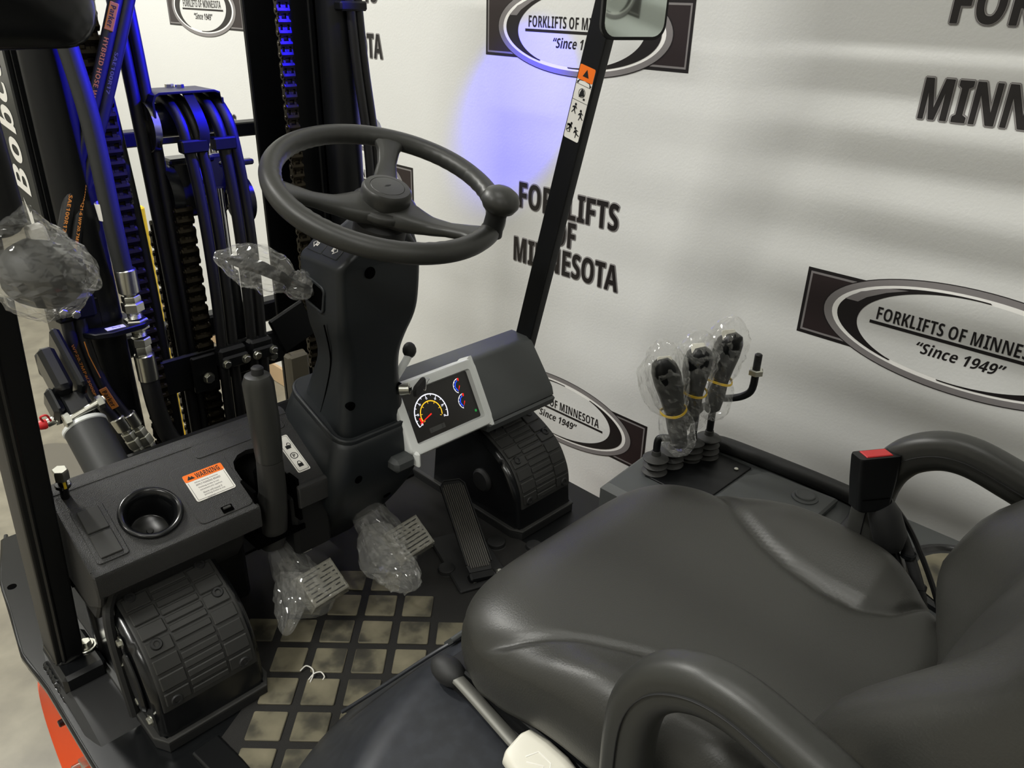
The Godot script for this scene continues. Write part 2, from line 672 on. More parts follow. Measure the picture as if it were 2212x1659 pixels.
func flat_poly(p: PackedVector2Array, d: float) -> B:
	var b := B.new()
	for q in p:
		b.v.push_back(V(q.x, q.y, d))
	var t := Geometry2D.triangulate_polygon(p)
	for k in range(0, t.size(), 3):
		if (p[t[k + 1]] - p[t[k]]).cross(p[t[k + 2]] - p[t[k]]) > 0:
			b.tri(t[k], t[k + 1], t[k + 2])
		else:
			b.tri(t[k], t[k + 2], t[k + 1])
	return b

func flat_rect(x0: float, y0: float, x1: float, y1: float, d: float) -> B:
	return flat_poly(P2([x0, y0, x1, y0, x1, y1, x0, y1]), d)

func badge(wall: Node, xf: Transform3D) -> void:
	if not meshes.has("badge"):
		var one := B.new()
		var n := 40
		for k in n + 1:   # crescent over the left end: outer and inner edge in pairs
			var t := deg_to_rad(lerpf(84.0, 240.0, float(k) / n))
			var w := 0.052 * pow(sin(PI * clampf(k / float(n), 0.012, 0.988)), 0.85)
			one.v.push_back(V(0.274 * cos(t), 0.098 * sin(t), 0.0024))
			one.v.push_back(V(0.274 * cos(t) + w, 0.098 * sin(t) - 0.003 * sin(t), 0.0024))
		for k in n:
			one.quad(2 * k, 2 * k + 2, 2 * k + 3, 2 * k + 1)
		var both := B.new().join(one).join(one, Transform3D(Basis(V(0, 0, 1), PI), V(0, 0, 0)))
		var grey := P2([-0.232, 0.03, -0.262, 0.03, -0.23, 0.055, -0.17, 0.077, -0.13, 0.082, -0.175, 0.066, -0.215, 0.045])
		meshes["badge"] = [
			["backing", flat_rect(-0.3615, -0.0815, 0.3615, 0.0815, 0.0006).bake(), M.ink_black],
			["border", flat_rect(-0.3535, -0.0735, 0.3535, 0.0735, 0.001).bake(), M.ink_grey],
			["field", flat_rect(-0.3485, -0.0685, 0.3485, 0.0685, 0.0012).bake(), M.ink_brown],
			["ring", ellipse_band(0.3065, 0.117, 0.287, 0.1035, 72, 0.0016).bake(), M.ink_grey],
			["ring_edge", ellipse_band(0.31, 0.119, 0.3055, 0.1165, 72, 0.0014).bake(), M.ink_black],
			["oval", flat_poly(ellipse_points(0.287, 0.1035), 0.0016).bake(), M.ink_white],
			["oval", flat_poly(ellipse_points(0.268, 0.094), 0.0019).bake(), M.wall_vinyl],
			["crescent", both.bake(), M.ink_black],
			["crescent_sheen", flat_poly(grey, 0.0028).bake(), M.ink_grey],
			["rule", flat_rect(-0.197, -0.0105, 0.197, -0.003, 0.0024).bake(), M.ink_black],
		]
	var g := Node3D.new()
	g.name = numbered("logo_badge", wall)
	wall.add_child(g, true)
	g.transform = xf
	for p in meshes["badge"]:
		put(p[0], p[1], p[2], g)
	lettering("FORKLIFTS OF MINNESOTA", 0.365, 0.0295, M.ink_black, g, Transform3D(Basis.IDENTITY, V(-0.002, 0.0165, 0.0026)))
	lettering("“Since 1949”", 0.178, 0.027, M.ink_black, g, Transform3D(Basis.IDENTITY, V(0.0, -0.0345, 0.0026)), 0.2)

func ellipse_points(a: float, b: float, n := 72) -> PackedVector2Array:
	var o := PackedVector2Array()
	for k in n:
		o.push_back(Vector2(a * cos(TAU * k / n), b * sin(TAU * k / n)))
	return o

func slogan(wall: Node, xf: Transform3D) -> void:
	var g := Node3D.new()
	g.name = numbered("slogan", wall)
	wall.add_child(g, true)
	g.transform = xf
	var rows := [["FORKLIFTS", 0.39, 0.08, 0.0], ["OF", 0.083, -0.006, 0.0], ["MINNESOTA", 0.424, -0.096, 0.0]]
	for r in rows:
		put("lettering_edge", edged(r[0], r[1], 0.076, 0.0042), M.ink_grey, g, Transform3D(Basis.IDENTITY, V(0, r[2], 0.0006)))
		put("lettering_edge", edged(r[0], r[1], 0.076, 0.0022), M.ink_light, g, Transform3D(Basis.IDENTITY, V(0, r[2], 0.0012)))
		put("lettering_edge", edged(r[0], r[1], 0.076, 0.0009), M.ink_black, g, Transform3D(Basis.IDENTITY, V(0, r[2], 0.0018)))
		lettering(r[0], r[1], 0.076, M.ink_black, g, Transform3D(Basis.IDENTITY, V(0, r[2], 0.0024)))

# the outline round a line of lettering: the same letters printed in a small circle
func edged(words: String, w: float, h: float, by: float) -> ArrayMesh:
	var key := "%s%.4f" % [words, by]
	if meshes.has(key):
		return meshes[key]
	var tmp := lettering(words, w, h, M.ink_grey, self, Transform3D.IDENTITY)
	var src: Array = (tmp.mesh as TextMesh).get_mesh_arrays()
	var xf := tmp.transform
	remove_child(tmp)
	tmp.free()
	var vs: PackedVector3Array = src[Mesh.ARRAY_VERTEX]
	var ix: PackedInt32Array = src[Mesh.ARRAY_INDEX] if src[Mesh.ARRAY_INDEX] != null else PackedInt32Array(range(vs.size()))
	var ov := PackedVector3Array()
	var on := PackedVector3Array()
	for k in 10:
		var o := Vector2(by, 0).rotated(TAU * k / 10)
		for i in ix:
			ov.push_back(xf * vs[i] + V(o.x, o.y, 0.00005 * k))
			on.push_back(V(0, 0, 1))
	var arr := []
	arr.resize(Mesh.ARRAY_MAX)
	arr[Mesh.ARRAY_VERTEX] = ov
	arr[Mesh.ARRAY_NORMAL] = on
	var am := ArrayMesh.new()
	am.add_surface_from_arrays(Mesh.PRIMITIVE_TRIANGLES, arr)
	meshes[key] = am
	return am

# ------------------------------------------------------------------ deck, wheel, mat
func plan(poly: Array, y0: float, y1: float, bev := 0.0) -> B:
	# polygon given as x, z pairs, standing from y0 to y1
	return B.new().prism(P2(poly), y0, y1, Transform3D(Basis(V(1, 0, 0), V(0, 0, 1), V(0, 1, 0)), Vector3.ZERO), bev)

func deck() -> void:
	var d := obj("deck", plan([-0.545, -1.86, -0.59, -1.7, -0.604, -1.58, -0.622, -1.44, -0.614, -1.32, -0.613, -1.1, -0.606, -0.8, -0.6, -0.3, -0.3, -0.3, -0.3, -1.86], 0.648, 0.67, 0.006), M.steel_gloss, lift)
	var lip := []
	for p in [[-0.535, -1.87], [-0.588, -1.7], [-0.602, -1.58], [-0.62, -1.44], [-0.612, -1.32], [-0.611, -1.1], [-0.604, -0.8]]:
		lip.append(V(p[0] + 0.004, 0.658, p[1]))
	obj("arch_edge", B.new().sweep(curve(lip, 4), rrect(0.008, 0.022, 0.003), Vector3.UP), M.steel_black, d)
	obj("hole", B.new().cyl(V(-0.575, 0.6702, -1.66), V(-0.575, 0.6708, -1.66), 0.009, 16), M.hole_black, d)  # black disc laid on the plate, shade of a hole as colour
	obj("deck", plan([0.3, -1.86, 0.545, -1.86, 0.61, -1.6, 0.61, -0.3, 0.3, -0.3], 0.648, 0.67, 0.006), M.steel_black, lift)
	obj("arch_panel", B.new().box(V(0.59, 0.46, -1.1), V(0.03, 0.4, 1.4), 0.01), M.steel_black, lift)
	obj("frame_skirt", plan([-0.55, -0.95, 0.55, -0.95, 0.55, 0.9, -0.55, 0.9], 0.25, 0.645, 0.02), M.steel_black, lift)
	obj("axle_beam", B.new().box(V(0, 0.42, -1.4), V(1.0, 0.3, 0.4), 0.02), M.steel_dim, lift)
	# wheels: orange dish, black tyre, nuts
	for s in [-1.0, 1.0]:
		var w := Node3D.new()
		w.name = numbered("wheel", lift)
		lift.add_child(w, true)
		w.position = V(0.5 * s, 0.345, -1.235)
		var ax := V(s, 0, 0)
		obj("tyre", B.new().lathe(Vector3.ZERO, ax, [Vector2(0.322, 0.0), Vector2(0.322, 0.098), Vector2(0.333, 0.1), Vector2(0.345, 0.088), Vector2(0.345, -0.09), Vector2(0.3, -0.1), Vector2(0.3, 0.0)], 64), M.rubber, w)
		obj("rim", B.new().lathe(Vector3.ZERO, ax, [Vector2(0, -0.02), Vector2(0, 0.03), Vector2(0.12, 0.03), Vector2(0.17, 0.036), Vector2(0.22, 0.05), Vector2(0.3, 0.096), Vector2(0.312, 0.106), Vector2(0.323, 0.104), Vector2(0.323, -0.02)], 64), M.orange_paint, w)
		for k in 10:
			var a := TAU * (k + 0.35) / 10
			var o := V(0.062 * s, 0.245 * sin(a), 0.245 * cos(a))
			obj("wheel_nut", B.new().hexa(o, ax, 0.014, 0.018).cyl(o, o + ax * 0.034, 0.008, 10, 0.002), M.zinc if k % 2 else M.steel_gloss, w)

func mat_and_floor() -> void:
	obj("floor_plate", plan([-0.47, -1.62, 0.47, -1.62, 0.47, -0.86, -0.47, -0.86], 0.63, 0.668), M.steel_dim, lift)
	obj("toe_board", B.new().box(V(0, 0.8, -1.5), V(0.66, 0.3, 0.03), 0.005, Basis(V(1, 0, 0), -0.5)), M.steel_dim, lift)
	obj("threshold_ridge", B.new().sweep([V(-0.462, 0.672, -1.0), V(-0.455, 0.672, -0.93), V(-0.45, 0.672, -0.78)], rrect(0.05, 0.012, 0.005), Vector3.UP), M.steel_black, lift)
	var t := thing("floor_mat", "dusty black rubber floor mat with raised square pads, lying in front of the seat base", "floor mat", V(0, 0.668, 0))
	obj("mat_sheet", plan([-0.435, -0.86, 0.33, -0.86, 0.33, -1.42, -0.33, -1.42, -0.33, -1.06, -0.435, -1.0], 0.0, 0.004, 0.0015), M.mat_base, t)
	var shp := []
	for v in 4:
		var q := PackedVector2Array()
		for p in rrect(0.0605, 0.0605, 0.003, 2):
			q.push_back(p)
		shp.append(B.new().prism(q, 0.0, 0.0042, Transform3D(Basis(V(1, 0, 0), V(0, 0, 1), V(0, 1, 0)), Vector3.ZERO), 0.0012).bake())
	var r2 := sqrt(0.5)
	var rng := RandomNumberGenerator.new()
	rng.seed = 5
	for i in range(-6, 10):
		for j in range(-6, 12):
			var u := 0.575 + 0.0765 * i     # along (x - z)
			var v := -0.790 + 0.0765 * j    # along (x + z)
			var x := (u + v) * r2
			var z := (v - u) * r2
			if x < -0.43 or x > 0.06 or z < -1.19 or z > -0.84 or (x < -0.29 and z < -1.02) or (x < -0.29 and x + z < -1.37):
				continue
			put("pad", shp[rng.randi() % 4], M.mat_pad, t, Transform3D(Basis(V(0, 1, 0), PI / 4 + rng.randf_range(-0.006, 0.006)), V(x, 0.0035 + rng.randf_range(-0.0004, 0.0004), z)))
	for p in [[0.129, -1.066, 0.019], [0.275, -1.059, 0.021], [0.33, -0.99, 0.018]]:
		obj("rubber_stud", B.new().lathe(V(p[0], 0.0, p[1]), Vector3.UP, [Vector2(0, 0), Vector2(p[2] + 0.006, 0.003), Vector2(p[2] + 0.001, 0.005), Vector2(p[2], 0.013), Vector2(p[2] - 0.003, 0.0155), Vector2(0, 0.016)], 24), M.rubber, t)

# ------------------------------------------------------------------ boxed covers with the rubber foot rests
func foot_cover(s: float) -> void:
	var g := Node3D.new()
	g.name = numbered("foot_rest_box", lift)
	lift.add_child(g, true)
	var top := curve([V(0, 0.745, -1.04), V(0, 0.8, -1.051), V(0, 0.858, -1.093), V(0, 0.905, -1.185), V(0, 0.94, -1.3)], 7)
	var poly := PackedVector2Array()
	poly.push_back(Vector2(-1.034, 0.672))
	for p in top:
		poly.push_back(Vector2(p.z, p.y))
	poly.push_back(Vector2(-1.33, 0.945))
	poly.push_back(Vector2(-1.36, 0.672))
	var x0 := -0.515 if s < 0 else 0.325
	var x1 := -0.325 if s < 0 else 0.515
	# local x = world z, local y = world y, depth along world x
	obj("shell", B.new().prism(poly, x0, x1, Transform3D(Basis(V(0, 0, 1), V(0, 1, 0), V(1, 0, 0)), Vector3.ZERO), 0.013), M.steel_gloss, g, 50.0)
	var ring := []
	for p in [[x0 - 0.004, -1.5], [x0 - 0.004, -1.055], [x0 + 0.006, -1.033], [x1 - 0.006, -1.033], [x1 + 0.004, -1.055], [x1 + 0.004, -1.5]]:
		ring.append(V(p[0], 0.68, p[1]))
	obj("base_flange", B.new().sweep(ring, rrect(0.008, 0.02, 0.003), Vector3.UP), M.rubber, g)
	obj("flange_seal", B.new().sweep(ring.map(func(q): return q + V(0, 0.013, 0)), rrect(0.012, 0.006, 0.0025), Vector3.UP), M.rubber_tread, g)
	# rubber tread: a sheet following the face, cells on it
	var arc := [0.0]
	for k in range(1, top.size()):
		arc.append(arc[k - 1] + top[k].distance_to(top[k - 1]))
	var at := func(d: float) -> Array:
		for k in range(1, arc.size()):
			if d <= arc[k] or k == arc.size() - 1:
				var f: float = (d - arc[k - 1]) / (arc[k] - arc[k - 1])
				var p: Vector3 = top[k - 1].lerp(top[k], f)
				var t: Vector3 = (top[k] - top[k - 1]).normalized()
				return [p, t, Vector3.RIGHT.cross(t) * -1.0]
		return []
	var l := 0.228
	var xm := (x0 + x1) * 0.5
	var sheet := []
	for k in 20:
		var q: Array = at.call(0.004 + l * k / 19.0)
		var n: Vector3 = q[2]
		if n.z < 0 and n.y < 0:
			n = -n
		sheet.append(PackedVector3Array([q[0] + V(xm - 0.083, 0, 0) - n * 0.002, q[0] + V(xm - 0.083, 0, 0) + n * 0.0016, q[0] + V(xm - 0.080, 0, 0) + n * 0.003, q[0] + V(xm + 0.080, 0, 0) + n * 0.003, q[0] + V(xm + 0.083, 0, 0) + n * 0.0016, q[0] + V(xm + 0.083, 0, 0) - n * 0.002]))
	var tread := obj("foot_rest_tread", B.new().loft(sheet), M.rubber_tread, lift)
	var cell := func(cx: float, d: float, w: float, h: float) -> void:
		var q: Array = at.call(d)
		var n: Vector3 = q[2]
		if n.z < 0 and n.y < 0:
			n = -n
		var bas := Basis(V(1, 0, 0), q[1], V(1, 0, 0).cross(q[1]))
		obj("tread_block", B.new().box(q[0] + V(xm + cx, 0, 0) + n * 0.004, V(w, h, 0.005), 0.0016, bas), M.rubber_tread, tread, 30.0)
	var rows := 7
	for k in rows:
		var d := 0.018 + (l - 0.026) * (k + 0.3) / rows
		for c in 2:
			var cc := -1.0 if c == 0 else 1.0
			cell.call(cc * 0.056, d, 0.042, (l - 0.03) / rows - 0.004)
	for k in 13:
		cell.call(0.0, 0.014 + (l - 0.022) * (k + 0.3) / 13, 0.064, (l - 0.03) / 13 - 0.0032)
	for p in [[-0.06, 0.02], [0.06, 0.02], [-0.06, 0.118], [0.062, 0.15], [-0.062, 0.21], [0.06, 0.212]]:
		var q: Array = at.call(p[1])
		var n: Vector3 = q[2]
		if n.z < 0 and n.y < 0:
			n = -n
		var o: Vector3 = q[0] + V(xm + p[0], 0, 0) + n * 0.006
		obj("tread_screw", B.new().lathe(o, n, [Vector2(0, 0.0), Vector2(0.0045, 0.0), Vector2(0.005, 0.003), Vector2(0.0085, 0.003), Vector2(0.0105, 0.0), Vector2(0.0105, -0.004)], 16), M.rubber, tread)
	# outer side: seam bolts and an oval blanking cover
	if s < 0:
		var cov := Transform3D(Basis(V(0, 0, 1), V(0, 1, 0), V(-1, 0, 0)), V(x0, 0.785, -1.098))
		var ov := PackedVector2Array()
		for k in 28:
			var a := TAU * k / 28
			ov.push_back(Vector2(0.021 * cos(a), 0.056 * sin(a)).rotated(0.35))
		obj("side_cover", B.new().prism(ov, 0.0, 0.01, cov, 0.004), M.steel_gloss, g)
		for p in [V(x0 - 0.004, 0.855, -1.125), V(x0 - 0.004, 0.73, -1.06), V(x0 - 0.004, 0.8, -1.14), V(x0 - 0.004, 0.745, -1.098)]:
			obj("side_bolt", B.new().hexa(p, V(-1, 0, 0), 0.007, 0.007).cyl(p, p + V(-0.002, 0, 0), 0.011, 14), M.zinc, g)
	else:
		obj("side_cover", B.new().lathe(V(x0, 0.78, -1.16), V(-1, 0, 0), [Vector2(0, 0.01), Vector2(0.024, 0.01), Vector2(0.03, 0.004), Vector2(0.03, 0.0)], 24), M.rubber, g)

# ------------------------------------------------------------------ left cowl with cup holder
func cw(x: float, s: float, h := 0.0) -> Vector3:
	# a point on the cowl's sloping top: s metres up from the rear lip, h above it
	return V(x, 1.0 + 0.4349 * s + 0.9005 * h, -1.13 - 0.9005 * s + 0.4349 * h)

func cw_frame(x: float, s: float, h := 0.0, turn := 0.0) -> Transform3D:
	return Transform3D(Basis(V(1, 0, 0), V(0, 0.4349, -0.9005), V(0, 0.9005, 0.4349)) * Basis(V(0, 0, 1), turn), cw(x, s, h))

func cowl() -> void:
	var g := Node3D.new()
	g.name = "cowl"
	lift.add_child(g, true)
	say(g, "grained black cowl with a cup holder, two switch blanks and a warning label")
	var f := cw_frame(0, 0)
	var cx := -0.414
	var cs := 0.064
	var hr := 0.043
	var a := P2([-0.535, 0.004, cx, 0.004, cx, cs - hr])
	for k in range(1, 20):
		var t := -PI / 2 - PI * k / 20
		a.push_back(Vector2(cx + hr * cos(t), cs + hr * sin(t)))
	a.append_array(P2([cx, cs + hr, cx, 0.163, -0.535, 0.163]))
	var c := P2([cx, 0.004, -0.252, 0.004, -0.252, 0.085])
	for k in 7:
		var t := PI - PI * k / 6
		c.push_back(Vector2(-0.2135 + 0.0385 * cos(t), 0.085 + 0.03 * sin(t)))
	c.append_array(P2([-0.175, 0.085, -0.175, 0.004, -0.1, 0.004, -0.1, 0.163, cx, 0.163, cx, cs + hr]))
	for k in range(1, 20):
		var t := PI / 2 - PI * k / 20
		c.push_back(Vector2(cx + hr * cos(t), cs + hr * sin(t)))
	c.push_back(Vector2(cx, cs - hr))
	var top := B.new().prism(a, -0.014, 0.0, f).prism(c, -0.014, 0.0, f)
	# lip, end and front strip
	for sp in [[-0.535, -0.252], [-0.175, -0.1]]:
		var lip := P2([-1.1337, 1.0018, -1.127, 1.0012, -1.1225, 0.998, -1.1205, 0.992, -1.122, 0.956, -1.126, 0.952, -1.14, 0.952, -1.14, 0.985])
		top.prism(lip, sp[0], sp[1], Transform3D(Basis(V(0, 0, 1), V(0, 1, 0), V(1, 0, 0)), Vector3.ZERO), 0.002)
	top.prism(P2([-1.2755, 1.0712, -1.285, 1.0765, -1.3, 1.0775, -1.312, 1.072, -1.318, 1.06, -1.318, 0.9, -1.29, 0.9, -1.29, 1.06]), -0.535, -0.1, Transform3D(Basis(V(0, 0, 1), V(0, 1, 0), V(1, 0, 0)), Vector3.ZERO), 0.003)
	top.prism(P2([-1.122, 0.955, -1.122, 0.998, -1.132, 1.001, -1.2755, 1.0705, -1.318, 1.065, -1.318, 0.9, -1.2, 0.89, -1.135, 0.93]), -0.5355, -0.525, Transform3D(Basis(V(0, 0, 1), V(0, 1, 0), V(1, 0, 0)), Vector3.ZERO), 0.003)
	obj("cowl_shell", top, M.cowl_plastic, g, 35.0)
	obj("cowl_skirt", B.new().prism(P2([-1.15, 0.955, -1.31, 0.955, -1.31, 0.86, -1.2, 0.86, -1.17, 0.9]), -0.53, -0.27, Transform3D(Basis(V(0, 0, 1), V(0, 1, 0), V(1, 0, 0)), Vector3.ZERO), 0.004), M.rubber, g)
	obj("skirt_fold", B.new().tube(curve([V(-0.525, 0.69, -1.13), V(-0.525, 0.86, -1.15), V(-0.51, 0.915, -1.165), V(-0.48, 0.93, -1.165), V(-0.33, 0.93, -1.165)], 5), 0.009, 8), M.rubber, g)
	obj("inner_wall", B.new().box(V(-0.4, 0.95, -1.3), V(0.27, 0.15, 0.02)).box(V(-0.255, 0.98, -1.2), V(0.006, 0.09, 0.14)).box(V(-0.172, 0.97, -1.2), V(0.006, 0.09, 0.14)).box(V(-0.21, 0.9, -1.22), V(0.1, 0.01, 0.16)), M.hole_black, g)
	obj("front_panel", B.new().box(V(-0.14, 0.9, -1.23), V(0.08, 0.14, 0.17), 0.008).box(V(-0.37, 0.79, -1.3), V(0.3, 0.24, 0.03), 0.01), M.steel_dim, g)
	# cup holder
	obj("cup_holder", B.new().lathe(cw(cx, cs), V(0, 0.9005, 0.4349), [Vector2(0.05, -0.002), Vector2(0.0512, 0.003), Vector2(0.049, 0.0065), Vector2(0.045, 0.0068), Vector2(0.041, 0.003), Vector2(0.038, -0.002), Vector2(0.036, -0.008), Vector2(0.034, -0.05), Vector2(0.03, -0.055), Vector2(0.006, -0.056), Vector2(0.005, -0.054), Vector2(0, -0.054)], 48), M.steel_gloss, g, 60.0)
	# two switch blanks in a raised frame
	var sf := B.new().prism(rrect(0.05, 0.112, 0.006), -0.001, 0.002, cw_frame(-0.4955, 0.066), 0.001)
	obj("switch_frame", sf, M.cowl_plastic, g)
	for k in 2:
		obj("switch_blank", B.new().prism(rrect(0.034, 0.046, 0.002), 0.0, 0.0048, cw_frame(-0.4955, 0.041 + 0.05 * k, 0.0), 0.0012), M.rubber_tread, g)
	# hatch with the warning label and its latch
	obj("hatch", B.new().prism(rrect(0.1, 0.125, 0.012), -0.001, 0.0014, cw_frame(-0.306, 0.066), 0.0007), M.cowl_plastic, g)
	obj("latch_slot", B.new().prism(rrect(0.02, 0.014, 0.002), 0.0, 0.002, cw_frame(-0.303, 0.014), 0.0), M.hole_black, g)
	obj("latch_tab", B.new().box(cw(-0.303, 0.0155, 0.0035), V(0.014, 0.005, 0.004), 0.001, cw_frame(0, 0).basis), M.rubber_tread, g)
	obj("ledge_step", B.new().prism(rrect(0.18, 0.03, 0.008), -0.001, 0.0012, cw_frame(-0.21, 0.147), 0.0006), M.cowl_plastic, g)
	var lab := obj("warning_label", B.new().prism(rrect(0.072, 0.06, 0.004), 0.0, 0.0006, cw_frame(-0.304, 0.078, 0.0014, 0.0), 0.0), M.label_white, lift)
	say(lab, "white and orange warning label about the parking brake")
	obj("label_band", B.new().prism(rrect(0.072, 0.016, 0.003), 0.0, 0.0003, cw_frame(-0.304, 0.1, 0.0019), 0.0), M.label_orange, lab)
	lettering("WARNING", 0.044, 0.0105, M.label_black, lab, cw_frame(-0.297, 0.1, 0.0024))
	obj("alert_mark", flat_poly(P2([-0.005, -0.004, 0.005, -0.004, 0.0, 0.0045]), 0.0).join(flat_poly(P2([0.0, -0.004, 0.009, -0.004, 0.0045, 0.003]), 0.0)), M.label_black, lab).transform = cw_frame(-0.33, 0.1, 0.0024)
	var rows := [["When leaving machine", 0.043], ["APPLY PARKING BRAKE!", 0.045], ["Parking brake is not", 0.037], ["automatically applied.", 0.041], ["Alarm will sound if", 0.035], ["parking brake is not", 0.038], ["applied.", 0.015]]
	for k in rows.size():
		var y := 0.0865 - 0.0055 * k - 0.0012 * (k / 2)
		lettering(rows[k][0], rows[k][1], 0.0038, M.ink_grey, lab, cw_frame(-0.327 + rows[k][1] * 0.5 + 0.002 * (k / 2), y, 0.0022))
	obj("label_line", B.new().prism(rrect(0.066, 0.0006, 0.0002, 1), 0.0, 0.0002, cw_frame(-0.304, 0.0507, 0.002)).prism(rrect(0.0006, 0.04, 0.0002, 1), 0.0, 0.0002, cw_frame(-0.337, 0.0705, 0.002)).prism(rrect(0.0006, 0.04, 0.0002, 1), 0.0, 0.0002, cw_frame(-0.271, 0.0705, 0.002)), M.label_black, lab)
	# parking sign right of the lever
	var pk := obj("parking_label", B.new().prism(rrect(0.026, 0.09, 0.003), 0.0, 0.0006, cw_frame(-0.142, 0.07, 0.0), 0.0), M.label_white, lift)
	obj("label_field", B.new().prism(rrect(0.022, 0.085, 0.003), 0.0, 0.0002, cw_frame(-0.142, 0.07, 0.0006), 0.0), M.label_black, pk)
	obj("label_field", B.new().prism(rrect(0.0205, 0.0835, 0.003), 0.0, 0.0002, cw_frame(-0.142, 0.07, 0.0009), 0.0), M.label_white, pk)
	obj("brake_symbol", ellipse_band(0.0075, 0.0075, 0.006, 0.006, 24), M.label_black, pk).transform = cw_frame(-0.142, 0.064, 0.0014)
	lettering("P", 0.005, 0.007, M.label_black, pk, cw_frame(-0.142, 0.064, 0.0014))
	obj("lock_symbol", flat_rect(-0.005, -0.006, 0.005, 0.002, 0.0).join(ellipse_band(0.0042, 0.0055, 0.0028, 0.004, 20), Transform3D(Basis.IDENTITY, V(0, 0.0025, 0))), M.label_black, pk).transform = cw_frame(-0.142, 0.042, 0.0014)
	obj("lock_symbol", flat_rect(-0.005, -0.006, 0.005, 0.002, 0.0).join(ellipse_band(0.0042, 0.0055, 0.0028, 0.004, 20), Transform3D(Basis.IDENTITY, V(0.0035, 0.0025, 0))), M.label_black, pk).transform = cw_frame(-0.142, 0.088, 0.0014)
	# hand brake lever in its slot
	var lv := Node3D.new()
	lv.name = "brake_lever"
	lift.add_child(lv, true)
	var rings := []
	for q in [[1.236, -1.152, 0.012, 0.014], [1.233, -1.152, 0.021, 0.021], [1.22, -1.152, 0.0255, 0.026], [1.15, -1.148, 0.0255, 0.026], [1.1, -1.146, 0.0235, 0.025], [1.07, -1.146, 0.022, 0.024]]:
		rings.append(ring_at(V(-0.212, q[0], q[1]), q[2], q[3], 0.45))
	obj("grip", B.new().loft(rings), M.wheel_rubber, lv)
	rings = []
	for q in [[1.069, -1.146, 0.021, 0.0235], [1.0, -1.15, 0.0215, 0.026], [0.95, -1.165, 0.022, 0.034], [0.9, -1.178, 0.023, 0.036], [0.86, -1.19, 0.022, 0.03]]:
		rings.append(ring_at(V(-0.212, q[0], q[1]), q[2], q[3], 0.4))
	obj("lever_sleeve", B.new().loft(rings), M.rubber_tread, lv)
	obj("release_button", B.new().cyl(V(-0.212, 1.232, -1.15), V(-0.211, 1.25, -1.15), 0.0105, 18, 0.003), M.rubber, lv)
	# brake switch and its lever below the column
	var sw := Node3D.new()
	sw.name = "brake_switch"
	lift.add_child(sw, true)
	obj("switch_body", B.new().box(V(-0.155, 0.8, -1.23), V(0.035, 0.05, 0.07), 0.006, Basis(V(1, 0, 0), 0.6)), M.rubber, sw)
	obj("switch_label", B.new().box(V(-0.142, 0.815, -1.19), V(0.022, 0.028, 0.002), 0.0, Basis(V(1, 0, 0), -0.9)), M.label_white, sw)
	for p in [V(-0.15, 0.862, -1.21), V(-0.138, 0.855, -1.2), V(-0.142, 0.838, -1.2)]:
		obj("switch_bolt", B.new().ball(p, Vector3.ONE * 0.0085, 12).cyl(p, p + V(-0.02, 0.004, -0.012), 0.005, 10), M.chrome, sw)

# rounded-rectangle ring in a level plane
func ring_at(c: Vector3, hx: float, hz: float, round := 0.5, tilt := 0.0) -> PackedVector3Array:
	var o := PackedVector3Array()
	for p in rrect(hx * 2, hz * 2, minf(hx, hz) * 2 * round, 4):
		o.push_back(c + V(p.x, -p.y * tilt, p.y))
	return o

# ------------------------------------------------------------------ dash with the display
func across(poly: Array, x0: float, x1: float, bev := 0.0) -> B:
	# polygon given as z, y pairs, carried from x0 to x1
	return B.new().prism(P2(poly), x0, x1, Transform3D(Basis(V(0, 0, 1), V(0, 1, 0), V(1, 0, 0)), Vector3.ZERO), bev)

